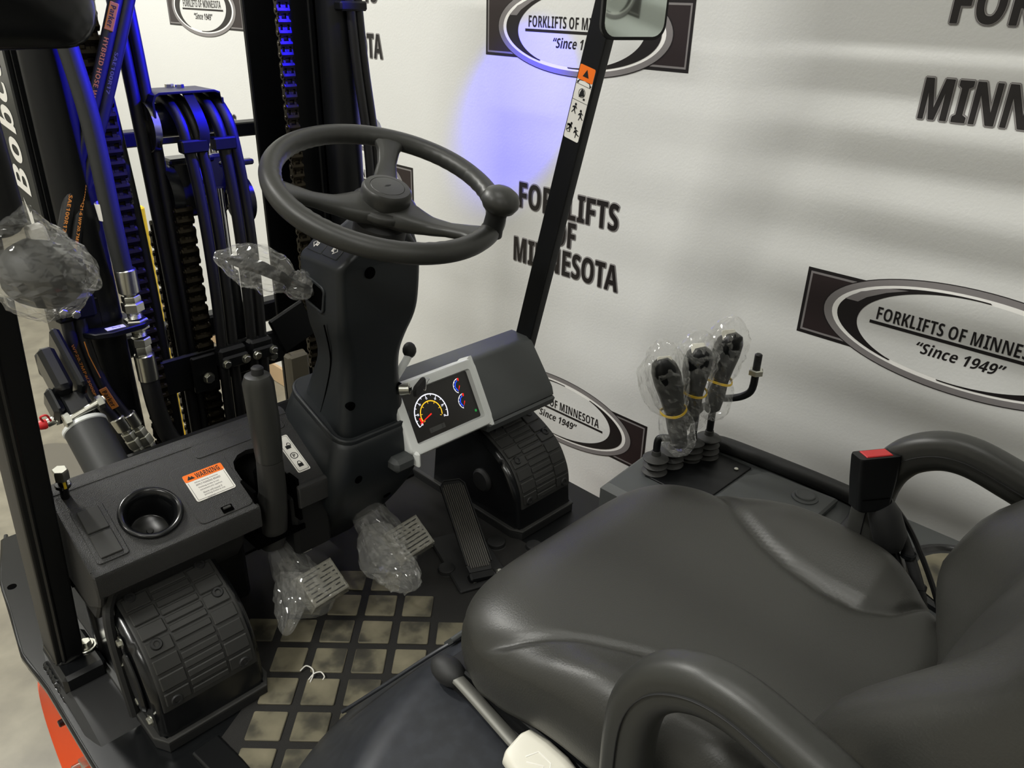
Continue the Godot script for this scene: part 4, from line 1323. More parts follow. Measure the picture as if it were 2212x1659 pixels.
func seat() -> void:
	var g := Node3D.new()
	g.name = "driver_seat"
	lift.add_child(g, true)
	say(g, "black vinyl driver seat with moulded side bolsters and two hip restraints")
	# cushion: a grid over a rounded-square plan
	var a := 0.264
	var zc := -0.372
	var hb := 0.274
	var n := 110
	var b := B.new()
	var crease := func(z: float) -> float:
		var t := [[-0.66, 0.29], [-0.57, 0.262], [-0.51, 0.236], [-0.434, 0.18], [-0.38, 0.149], [-0.333, 0.131], [-0.28, 0.12], [-0.23, 0.12], [-0.195, 0.142], [-0.17, 0.185], [-0.14, 0.26], [-0.05, 0.3]]
		for k in t.size() - 1:
			if z <= t[k + 1][0]:
				return lerpf(t[k][1], t[k + 1][1], clampf((z - t[k][0]) / (t[k + 1][0] - t[k][0]), 0, 1))
		return 0.3
	var soft := func(i: int) -> float:
		var t := -1.0 + 2.0 * i / n
		return signf(t) * (1.0 - pow(1.0 - absf(t), 1.45))
	for i in n + 1:
		for j in n + 1:
			var u: float = soft.call(i)
			var v: float = soft.call(j)
			var rear := smoothstep(0.1, 1.0, v)
			# the square of the grid drawn onto a superellipse: rho 0 in the middle, 1 at the edge
			var rho := maxf(absf(u), absf(v))
			var ln := pow(pow(absf(u), 4.6) + pow(absf(v), 4.6), 1.0 / 4.6)
			var sq := rho / ln if ln > 1e-6 else 0.0
			var pu := u * sq
			var pv := v * sq
			var x: float = a * pu * (1.0 - 0.12 * rear)
			var z: float = zc + hb * pv
			var y := 1.121
			var wf := pow(clampf(-pv, 0, 1), 2.0)
			var wr := pow(clampf(pv, 0, 1), 4.0)
			var rad := lerpf(lerpf(lerpf(0.085, 0.05, smoothstep(-0.6, 0.1, v)), 0.12, wf), 0.035, wr)
			var t := clampf(1.0 - (1.0 - rho) * 0.262 / rad, 0, 1)
			y -= 0.062 * (1.0 - sqrt(maxf(0.0, 1.0 - t * t)))
			# bolster: a step up at the crease, then a long swell
			var xc: float = crease.call(z)
			var d: float = absf(x) - xc
			var fade := smoothstep(-0.6, -0.46, z)
			if d > 0.0:
				y += (0.006 * smoothstep(0.0, 0.022, d) + 0.03 * smoothstep(0.0, 0.11, d)) * (0.45 + 0.55 * fade) * (1.0 - smoothstep(-0.25, -0.12, z))
			y -= 0.005 * exp(-pow(d / 0.009, 2.0)) * (1.0 - smoothstep(-0.19, -0.14, z))
			y -= 0.006 * exp(-(x * x) / 0.012) * smoothstep(-0.55, -0.3, z)
			b.v.push_back(V(x, y, z))
	for i in n:
		for j in n:
			var k := i * (n + 1) + j
			b.quad(k, k + 1, k + n + 2, k + n + 1)
	# skirt down to the pan
	var edge := []
	for i in n:
		edge.append(i * (n + 1))
	for j in n:
		edge.append(n * (n + 1) + j)
	for i in n:
		edge.append((n - i) * (n + 1) + n)
	for j in n:
		edge.append(n - j)
	var m := edge.size()
	var prev := edge
	for q in [[-0.012, 1.01], [-0.03, 1.013], [-0.048, 1.006], [-0.062, 0.985], [-0.07, 0.95], [-0.074, 0.85]]:
		var cur := []
		for k in m:
			var p: Vector3 = b.v[edge[k]]
			b.v.push_back(V(p.x * q[1], p.y + q[0], zc + (p.z - zc) * q[1]))
			cur.append(b.v.size() - 1)
		for k in m:
			var k2 := (k + 1) % m
			b.quad(prev[k], prev[k2], cur[k2], cur[k])
		prev = cur
	var c := b.v.size()
	b.v.push_back(V(0, 1.02, zc))
	for k in m:
		b.tri(prev[k], prev[(k + 1) % m], c)
	# keep one winding: the grid and the skirt run the same way round
	var s := 0.0
	for k in range(0, n * n * 6, 3):
		s += (b.v[b.f[k + 1]] - b.v[b.f[k]]).cross(b.v[b.f[k + 2]] - b.v[b.f[k]]).y
	if s < 0.0:
		for k in range(0, n * n * 6, 3):
			var t2 := b.f[k + 1]
			b.f[k + 1] = b.f[k + 2]
			b.f[k + 2] = t2
	s = 0.0
	for k in range(n * n * 6, b.f.size(), 3):
		var p := b.v[b.f[k]]
		s += (b.v[b.f[k + 1]] - p).cross(b.v[b.f[k + 2]] - p).dot(p - V(0, 1.06, zc))
	if s < 0.0:
		for k in range(n * n * 6, b.f.size(), 3):
			var t2 := b.f[k + 1]
			b.f[k + 1] = b.f[k + 2]
			b.f[k + 2] = t2
	obj("seat_cushion", b, M.seat_vinyl, g, 70.0)
	# backrest
	var rings := []
	for k in 27:
		var t := k / 26.0
		var y := lerpf(1.03, 1.62, t)
		var w := 0.262 - 0.06 * smoothstep(0.6, 1.0, t) - 0.035 * (1.0 - smoothstep(0.0, 0.25, t))
		var z0 := -0.09 + 0.3 * (y - 1.2)
		var swell := 0.074 * smoothstep(0.02, 0.28, t) * (1.0 - smoothstep(0.36, 0.66, t))
		var ring := PackedVector3Array()
		for i in 33:
			var u := -1.0 + 2.0 * i / 32.0
			var au := absf(u)
			var f := smoothstep(0.3, 0.76, au) * sqrt(maxf(0.0, 1.0 - pow(maxf(0.0, (au - 0.76) / 0.24), 2.4)))
			var lum := 0.018 * exp(-pow(u / 0.5, 2.0)) * exp(-pow((y - 1.24) / 0.1, 2.0))
			var edge_r := 0.05 * pow(maxf(0.0, (au - 0.8) / 0.2), 3.0)
			ring.push_back(V(w * u, y, z0 - swell * f - lum + edge_r))
		for i in 9:
			var u := 1.0 - 2.0 * i / 8.0
			ring.push_back(V(w * u * 0.97, y, z0 + 0.1 - 0.03 * u * u))
		rings.append(ring)
	var top: PackedVector3Array = rings[26].duplicate()
	for i in top.size():
		top[i] = V(top[i].x * 0.85, top[i].y + 0.02, lerpf(top[i].z, 0.1, 0.4))
	rings.append(top)
	obj("backrest", B.new().loft(rings), M.seat_vinyl, g, 70.0)
	# hip restraints: closed loops beside the cushion
	for sx in [-0.29, 0.29]:
		var path := curve([V(sx, 1.03, -0.285), V(sx, 1.12, -0.292), V(sx, 1.205, -0.29), V(sx, 1.256, -0.27), V(sx, 1.285, -0.235), V(sx, 1.294, -0.195), V(sx, 1.285, -0.145), V(sx, 1.265, -0.08), V(sx, 1.22, 0.0), V(sx, 1.1, 0.06)], 6)
		obj("hip_restraint", B.new().sweep(path, rrect(0.052, 0.043, 0.017, 4), V(1, 0, 0)), M.wheel_rubber, g, 50.0)
		obj("restraint_seam", B.new().sweep(path.map(func(p): return p + V(-0.0222, 0, 0)), rrect(0.0012, 0.004, 0.0005), V(1, 0, 0)), M.rubber, g)
	# belt buckle on its stalk with the switch cable
	var bk := Node3D.new()
	bk.name = "belt_buckle"
	lift.add_child(bk, true)
	say(bk, "black belt buckle with a red release button")
	var bx := V(0.25, 1.232, -0.29)
	var ax := V(-0.3, 1.0, -0.34).normalized()
	var bf := frame(bx, V(0.8, 0.04, 0.6), ax)
	var rr := []
	for q in [[-0.047, 0.018, 0.011], [-0.042, 0.025, 0.0135], [0.0, 0.029, 0.0145], [0.034, 0.031, 0.0145], [0.038, 0.0305, 0.0135]]:
		var ring := PackedVector3Array()
		for p in rrect(q[1] * 2, q[2] * 2, 0.006, 4):
			ring.push_back(bf * V(p.x, q[0], p.y))
		rr.append(ring)
	obj("buckle_case", B.new().loft(rr), M.steel_black, bk, 35.0)
	obj("release_button", B.new().prism(P2([-0.019, -0.012, 0.019, -0.012, 0.019, 0.008, -0.019, 0.008]), 0.0, 0.0035, bf * Transform3D(Basis(V(1, 0, 0), V(0, 0, 1), V(0, 1, 0)), V(0.0, 0.036, 0.001)), 0.001), M.red_plastic, bk)
	obj("case_seam", B.new().box(bf * V(0.0, -0.025, 0.0145), V(0.04, 0.0012, 0.001), 0.0, bf.basis), M.hole_black, bk)
	obj("stalk_boot", B.new().tube([bx - ax * 0.045, bx - ax * 0.06 + V(0, 0, 0.003), bx - ax * 0.1 + V(-0.003, 0, 0.004), bx - ax * 0.122 + V(-0.004, 0, 0.004)], [0.017, 0.022, 0.0235, 0.014], 16), M.rubber, bk)
	obj("stalk_strap", B.new().tube([bx - ax * 0.118 + V(-0.003, 0, 0.004), bx - ax * 0.2 + V(-0.004, 0, 0.01)], 0.012, 12, 0.5), M.steel_black, bk)
	obj("switch_cable", B.new().tube(curve([bx - ax * 0.045 + V(0.012, 0, 0.006), V(0.286, 1.16, -0.255), V(0.29, 1.11, -0.225), V(0.282, 1.06, -0.195), V(0.275, 1.0, -0.18)], 6), 0.008, 10), M.rubber, bk)
	obj("switch_cable", B.new().tube(curve([bx - ax * 0.04 + V(0.016, 0, 0.008), V(0.3, 1.15, -0.24), V(0.302, 1.1, -0.205), V(0.3, 1.05, -0.175), V(0.3, 1.0, -0.155)], 6), 0.004, 8), M.steel_dim, bk)
	for p in [V(0.288, 1.115, -0.228), V(0.2865, 1.072, -0.202)]:
		obj("cable_tie", B.new().cyl(p - V(0, 0.003, 0), p + V(0, 0.003, 0), 0.0105, 12), M.steel_gloss, bk)

# ------------------------------------------------------------------ hydraulic levers
func levers() -> void:
	var tops := [[V(0.374, 1.03, -0.72), V(0.35, 1.222, -0.705)], [V(0.418, 1.032, -0.712), V(0.415, 1.237, -0.682)], [V(0.468, 1.038, -0.7), V(0.477, 1.253, -0.66)], [V(0.505, 1.04, -0.685), V(0.522, 1.205, -0.617)]]
	for k in 4:
		var g := Node3D.new()
		g.name = numbered("hydraulic_lever", lift)
		lift.add_child(g, true)
		var t: Vector3 = tops[k][0]
		var prof := []
		prof.append(Vector2(0, -0.07))
		for j in 5:
			var y := -0.066 + 0.0135 * j
			var r := 0.029 - 0.0012 * j
			prof.append_array([Vector2(r - 0.008, y), Vector2(r - 0.001, y + 0.0045), Vector2(r, y + 0.0065), Vector2(r - 0.001, y + 0.008), Vector2(r - 0.008, y + 0.0115)])
		prof.append_array([Vector2(0.0135, 0.002), Vector2(0.025, 0.008), Vector2(0.0255, 0.01), Vector2(0.024, 0.0115), Vector2(0.0095, 0.017), Vector2(0.0085, 0.026), Vector2(0.006, 0.027), Vector2(0, 0.027)])
		obj("bellows", B.new().lathe(t - V(0, 0.02, 0), Vector3.UP, prof, 28), M.rubber_tread, g, 50.0)
		var e: Vector3 = tops[k][1]
		var path: Array
		var hb: Vector3
		if k == 0:
			hb = V(0.372, 1.085, -0.675)
			path = [t, t + V(0, 0.028, 0), t + V(0.004, 0.036, 0.006), V(0.385, 1.072, -0.69), hb, hb + V(0, 0.03, 0)]
		elif k == 1:
			hb = V(0.418, 1.115, -0.683)
			path = [t, t + V(0, 0.04, 0), V(0.419, 1.085, -0.69), hb]
		elif k == 2:
			hb = V(0.472, 1.125, -0.668)
			path = [t, t + V(0, 0.055, 0), V(0.47, 1.11, -0.69), hb]
		else:
			hb = V(0.52, 1.205, -0.617)
			path = [t, t + V(0, 0.062, 0), V(0.505, 1.12, -0.68), V(0.512, 1.128, -0.655), V(0.518, 1.14, -0.632), V(0.52, 1.16, -0.618), hb]
		obj("lever_rod", B.new().tube(curve(path, 4) if k in [0, 3] else path, 0.0072, 12), M.steel_black, g)
		if k == 3:
			say(g, "bent lever rod ending in a bare threaded stud with a nut")
			var th := []
			for j in 15:
				th.append_array([Vector2(0.0068, 0.0022 * j), Vector2(0.0074, 0.0022 * j + 0.0011)])
			th.append_array([Vector2(0.005, 0.034), Vector2(0, 0.034)])
			th.push_front(Vector2(0, 0))
			obj("stud_thread", B.new().lathe(hb - V(0, 0.006, 0), Vector3.UP, th, 14), M.steel_black, g, 20.0)
			obj("lock_nut", B.new().hexa(hb - V(0, 0.014, 0), Vector3.UP, 0.0145, 0.011), M.zinc, g)
			continue
		# handle: slim neck, swelling to a knob that leans towards the column
		var d := (e - hb)
		var rings := []
		for q in [[-0.14, 0.0, 0.008, 0.008], [-0.1, 0.0, 0.014, 0.015], [0.1, 0.0, 0.0165, 0.019], [0.35, 0.003, 0.0165, 0.019], [0.58, 0.001, 0.02, 0.023], [0.8, -0.004, 0.0245, 0.0265], [1.0, -0.01, 0.025, 0.0265], [1.14, -0.014, 0.0205, 0.0225], [1.22, -0.016, 0.009, 0.011]]:
			var ring := PackedVector3Array()
			var c: Vector3 = hb + d * q[0] + V(q[1], 0, q[1] * -0.6)
			for p in rrect(q[2] * 2, q[3] * 2, q[2] * 0.75, 5):
				ring.push_back(c + V(0.75, 0.2, 0.6) * p.x + V(-0.62, 0.1, 0.76) * p.y)
			rings.append(ring)
		obj("lever_handle", B.new().loft(rings), M.steel_black, g, 60.0)
		var cap := frame(hb + d * 1.05 + V(-0.009, 0.002, 0.0), V(0.75, 0.1, 0.66), V(0.4, 0.75, -0.5))
		obj("lever_symbol", B.new().prism(rrect(0.026, 0.028, 0.004), 0.019, 0.0225, cap, 0.001), M.handle_white, g)
		# its plastic cover and the rubber band round it: things of their own
		var names := ["lever nearest the steering column", "middle one of the three levers", "lever beside the bare threaded stud"]
		var bag := thing("plastic_cover", "crumpled clear plastic bag over the " + names[k], "plastic bag", V(0, 0, 0), "plastic bags over the levers")
		obj("film", film([hb + d * -0.22, hb + d * -0.1, hb + d * 0.12, hb + d * 0.33, hb + d * 0.42, hb + d * 0.55, hb + d * 0.85, hb + d * 1.1, hb + d * 1.3, hb + d * 1.42], [0.018, 0.028, 0.032, 0.026, 0.0225, 0.028, 0.036, 0.036, 0.024, 0.006], 11 + k, 0.22), M.clear_film, bag, 12.0)
		obj("film_flap", film([hb + d * 0.38 + V(-0.016, 0, -0.01), hb + d * 0.6 + V(-0.03, 0.0, -0.018), hb + d * 0.95 + V(-0.034, 0.004, -0.02), hb + d * 1.2 + V(-0.022, 0.004, -0.012)], [0.006, 0.016, 0.016, 0.004], 31 + k, 0.35), M.clear_film, bag, 12.0)
		var rb: Array = []
		var rc := hb + d * 0.4
		var dn := d.normalized()
		var su := dn.cross(V(0, 0, 1)).normalized()
		var sv := su.cross(dn)
		for j in 33:
			var t2 := TAU * j / 32
			rb.append(rc + su * cos(t2) * 0.0235 + sv * sin(t2) * 0.0245 + dn * 0.002 * sin(t2 * 2.0 + k))
		var band := obj("rubber_band", B.new().tube(rb, 0.0013, 6).tube(rb.map(func(p): return p + dn * 0.0026), 0.0011, 6), M.yellow_rubber)
		tag(band, "yellow rubber band tied round the bag on the " + names[k], "rubber band", "rubber bands on the levers")

# a crumpled sleeve of film along a path; rough is how deep the folds are
func film(path: Array, radii: Array, seed_: int, rough: float, seg := 40) -> B:
	var n := FastNoiseLite.new()
	n.seed = seed_
	n.noise_type = FastNoiseLite.TYPE_SIMPLEX
	n.frequency = 1.0
	n.fractal_type = FastNoiseLite.FRACTAL_RIDGED
	n.fractal_octaves = 3
	n.fractal_gain = 0.42
	var pp := curve(path, 6)
	var rings := []
	var m := pp.size()
	var side := Vector3.ZERO
	var run := 0.0
	for k in m:
		var t: Vector3 = (pp[mini(k + 1, m - 1)] - pp[maxi(k - 1, 0)]).normalized()
		if k == 0:
			side = t.cross(V(0.3, 0.2, 1)).normalized()
		else:
			run += pp[k].distance_to(pp[k - 1])
		side = (side - t * side.dot(t)).normalized()
		var up := side.cross(t)
		var f := float(k) / (m - 1) * (radii.size() - 1)
		var i := mini(int(f), radii.size() - 2)
		var r: float = lerpf(radii[i], radii[i + 1], f - i)
		var ring := PackedVector3Array()
		for j in seg:
			var a := TAU * j / seg
			var w := n.get_noise_3d(cos(a) * 1.0, sin(a) * 1.0, run * 15.0)
			var w2 := n.get_noise_3d(cos(a) * 2.2 + 9.0, sin(a) * 2.2, run * 26.0)
			var q := r * (1.0 + rough * (w * 0.75 + w2 * 0.45 - 0.1))
			ring.push_back(pp[k] + (side * cos(a) + up * sin(a)) * q + t * r * rough * 0.4 * w2)
		rings.append(ring)
	return B.new().loft(rings)

# ------------------------------------------------------------------ front pillars
func pillar_at(x: float, y: float) -> Vector3:
	return V(x, y, (-1.34 + 0.26 * (y - 0.72)) if x < 0 else (-1.298 + 0.25 * (y - 0.72)))

func pillars() -> void:
	for x in [-0.566, 0.508]:
		var prof := rrect(0.048, 0.076, 0.005, 2) if x < 0 else rrect(0.027, 0.049, 0.004, 2)
		var g := Node3D.new()
		g.name = numbered("guard_pillar", lift)
		lift.add_child(g, true)
		var a := pillar_at(x, 0.705 if x < 0 else 0.9)
		var b := pillar_at(x, 2.12)
		obj("post", B.new().sweep([a, b], prof, V(0, 0, 1)), M.steel_black, g, 30.0)
		if x < 0:
			obj("post_ridge", B.new().box((a + b) * 0.5 + V(-0.01, 0, 0.038), V(0.008, a.distance_to(b), 0.01), 0.003, Basis(V(1, 0, 0), atan2(0.26, 1.0))), M.steel_black, g)
			obj("foot_block", B.new().box(V(-0.557, 0.695, -1.318), V(0.074, 0.05, 0.12), 0.007), M.steel_gloss, g)
			var w := []
			for k in 46:
				var t := k / 45.0
				var p := V(-0.595, 0.672, -1.38).lerp(V(-0.595, 0.672, -1.258), t * 2.0) if t < 0.5 else V(-0.595, 0.672, -1.258).lerp(V(-0.518, 0.672, -1.256), t * 2.0 - 1.0)
				w.append(p + V(0.0015 * sin(k * 2.3), 0.0015 * sin(k * 3.1), 0.0015 * cos(k * 1.7)))
			obj("weld_bead", B.new().tube(w, 0.0055, 8), M.steel_gloss, g)
			w = []
			for k in 30:
				var t := TAU * k / 29.0
				w.append(pillar_at(x, 0.722) + V(0.022 * signf(cos(t)) * pow(absf(cos(t)), 0.4) + 0.001 * sin(k * 2.7), 0.0015 * sin(k * 3.7), 0.04 * signf(sin(t)) * pow(absf(sin(t)), 0.4)))
			obj("weld_bead", B.new().tube(w, 0.0045, 8), M.steel_gloss, g)
			obj("foot_bolt", B.new().cyl(V(-0.535, 0.72, -1.315), V(-0.535, 0.724, -1.315), 0.019, 24, 0.001).lathe(V(-0.535, 0.724, -1.315), Vector3.UP, [Vector2(0, 0), Vector2(0.0145, 0.0), Vector2(0.013, 0.003), Vector2(0, 0.003)], 20).hexa(V(-0.535, 0.726, -1.315), Vector3.UP, 0.0105, 0.008), M.zinc, g)
	# safety decal on the inner face of the far pillar
	var fx := func(y: float, d: float) -> Transform3D:
		return Transform3D(Basis(V(0, -0.2425, 0.97), V(0, 0.97, 0.2425), V(-1, 0, 0)), pillar_at(0.508, y) + V(-0.0137 - d, 0, 0.0))
	var dc := obj("safety_decal", B.new().prism(rrect(0.04, 0.145, 0.004), 0.0, 0.0005, fx.call(1.633, 0.0), 0.0), M.label_white, lift)
	say(dc, "white pictogram decal with an orange warning band on the pillar")
	obj("decal_band", B.new().prism(rrect(0.04, 0.028, 0.003), 0.0, 0.0003, fx.call(1.69, 0.0006), 0.0), M.label_orange, dc)
	obj("alert_triangle", flat_poly(P2([-0.008, -0.0065, 0.008, -0.0065, 0.0, 0.008]), 0.0), M.label_black, dc).transform = fx.call(1.69, 0.0012)
	for y in [1.668, 1.638]:
		obj("decal_line", flat_rect(-0.02, -0.0004, 0.02, 0.0004, 0.0), M.label_black, dc).transform = fx.call(y, 0.0008)
	# four pictograms: truck with arrows, tipping truck, running and leaning figures
	var pic := B.new()
	pic.join(ellipse_band(0.009, 0.009, 0.0078, 0.0078, 20)).join(flat_poly(P2([-0.006, -0.009, 0.008, -0.004, 0.004, 0.006, -0.002, 0.008, -0.005, 0.0]), 0.0002)).join(flat_rect(0.006, -0.012, 0.011, -0.008, 0.0))
	obj("decal_pictogram", pic, M.label_black, dc).transform = fx.call(1.654, 0.0008)
	var arcs := B.new()
	for s in [-1.0, 1.0]:
		arcs.join(flat_poly(P2([0.003 * s, 0.003, 0.012 * s, 0.002, 0.017 * s, -0.004, 0.018 * s, -0.001, 0.013 * s, 0.004, 0.003 * s, 0.005]), 0.0)).join(flat_poly(P2([0.016 * s, -0.006, 0.0195 * s, -0.001, 0.014 * s, -0.001]), 0.0))
	obj("decal_pictogram", arcs, M.label_black, dc).transform = fx.call(1.673, 0.0008)
	for q in [[-0.009, 1.622, 0.0], [0.01, 1.614, 0.3], [-0.01, 1.585, -0.2], [0.009, 1.58, 0.6]]:
		var fg := B.new()
		fg.join(flat_poly(ellipse_points(0.0028, 0.0028, 12), 0.0), Transform3D(Basis.IDENTITY, V(0.001, 0.0085, 0)))
		fg.join(flat_poly(P2([-0.003, 0.005, 0.003, 0.0055, 0.007, 0.001, 0.006, 0.0, 0.0025, 0.0025, 0.002, -0.003, 0.006, -0.009, 0.004, -0.0095, -0.0005, -0.004, -0.005, -0.0095, -0.0065, -0.0085, -0.002, -0.002, -0.0025, 0.002, -0.006, 0.0005, -0.0065, 0.002]), 0.0))
		obj("decal_pictogram", fg, M.label_black, dc).transform = fx.call(q[1], 0.0008) * Transform3D(Basis(V(0, 0, 1), q[2]), V(q[0], 0, 0))
	obj("decal_pictogram", ellipse_band(0.006, 0.009, 0.0048, 0.0078, 16).join(flat_rect(-0.006, 0.004, 0.006, 0.0075, 0.0)), M.label_black, dc).transform = fx.call(1.583, 0.0008) * Transform3D(Basis.IDENTITY, V(-0.012, 0, 0))

# ------------------------------------------------------------------ mast
func chain(x: float, z: float, y0: float, y1: float, wide: float, tone: Material) -> void:
	var key := "link%.3f" % wide
	if not meshes.has(key):
		var out := PackedVector2Array()
		for k in 7:
			var a := PI * k / 6.0
			out.push_back(Vector2(0.0085 * cos(a), 0.0111 + 0.0085 * sin(a)))
		out.push_back(Vector2(-0.0055, 0.0))
		for k in 7:
			var a := PI + PI * k / 6.0
			out.push_back(Vector2(0.0085 * cos(a), -0.0111 + 0.0085 * sin(a)))
		out.push_back(Vector2(0.0055, 0.0))
		var xf := Transform3D(Basis(V(0, 0, -1), V(0, 1, 0), V(1, 0, 0)), Vector3.ZERO)
		var pair := []
		for s in 2:
			var b := B.new()
			var w := wide * 0.5
			b.box(Vector3.ZERO, V(wide * 0.86, 0.0215, 0.006), 0.001)
			if s == 0:
				for d in [[-w, -w * 0.78], [-w * 0.36, -w * 0.02], [w * 0.02, w * 0.36], [w * 0.78, w]]:
					b.prism(out, d[0], d[1], xf, 0.0)
				for y in [-0.0111, 0.0111]:
					b.lathe(V(-w * 0.95, y, 0), V(1, 0, 0), [Vector2(0.005, 0), Vector2(0.0088, wide * 0.06), Vector2(0.0094, wide * 0.47), Vector2(0.0088, wide * 0.89), Vector2(0.005, wide * 0.95)], 10)
					b.cyl(V(-w - 0.0025, y, 0), V(w + 0.0025, y, 0), 0.0042, 10, 0.001)
			else:
				for d in [[-w * 0.76, -w * 0.4], [w * 0.4, w * 0.76]]:
					b.prism(out, d[0], d[1], xf, 0.0)
			pair.append(b.bake(30.0))
		meshes[key] = pair
	var g := Node3D.new()
	g.name = numbered("lift_chain", lift)
	lift.add_child(g, true)
	var n := int((y1 - y0) / 0.0222)
	for k in n:
		put("link", meshes[key][k % 2], tone, g, Transform3D(Basis.IDENTITY, V(x, y0 + 0.0222 * k, z)))

func hose(called: String, pts: Array, r: float, m: Material, per := 5) -> MeshInstance3D:
	return obj(called, B.new().tube(curve(pts, per), r, 14), m, lift)

func print_on(o: Node, words: String, a: Vector3, b: Vector3, h: float, m: Material, r: float) -> void:
	# lettering along a hose from a to b, lying on the side seen from the cab
	var mid := (a + b) * 0.5
	var d := (b - a).normalized()
	var n := (V(-0.35, 0.2, 1.0) - d * V(-0.35, 0.2, 1.0).dot(d)).normalized()
	lettering(words, a.distance_to(b), h, m, o, Transform3D(Basis(d, n.cross(d), n), mid + n * (r + 0.0006)))

func fitting(called: String, o: Vector3, ax: Vector3, rows: Array) -> Node3D:
	# rows: [kind, radius, length]; kind c cylinder, h hexagon, t thread
	var g := Node3D.new()
	g.name = numbered(called, lift)
	lift.add_child(g, true)
	var y := 0.0
	var a := ax.normalized()
	for r in rows:
		if r[0] == "h":
			obj("hex_nut", B.new().lathe(o + a * y, a, [Vector2(0, 0), Vector2(r[1] * 0.9, 0), Vector2(r[1], 0.002), Vector2(r[1], r[2] - 0.002), Vector2(r[1] * 0.9, r[2]), Vector2(0, r[2])], 6), M.zinc, g)
		elif r[0] == "t":
			var p := [Vector2(0, 0)]
			for k in int(r[2] / 0.003):
				p.append_array([Vector2(r[1] - 0.001, 0.003 * k), Vector2(r[1], 0.003 * k + 0.0015)])
			p.append(Vector2(0, r[2]))
			obj("thread", B.new().lathe(o + a * y, a, p, 20), M.zinc, g, 20.0)
		else:
			obj("ferrule", B.new().cyl(o + a * y, o + a * (y + r[2]), r[1], 24, 0.002), M.zinc, g)
		y += r[2]
	return g

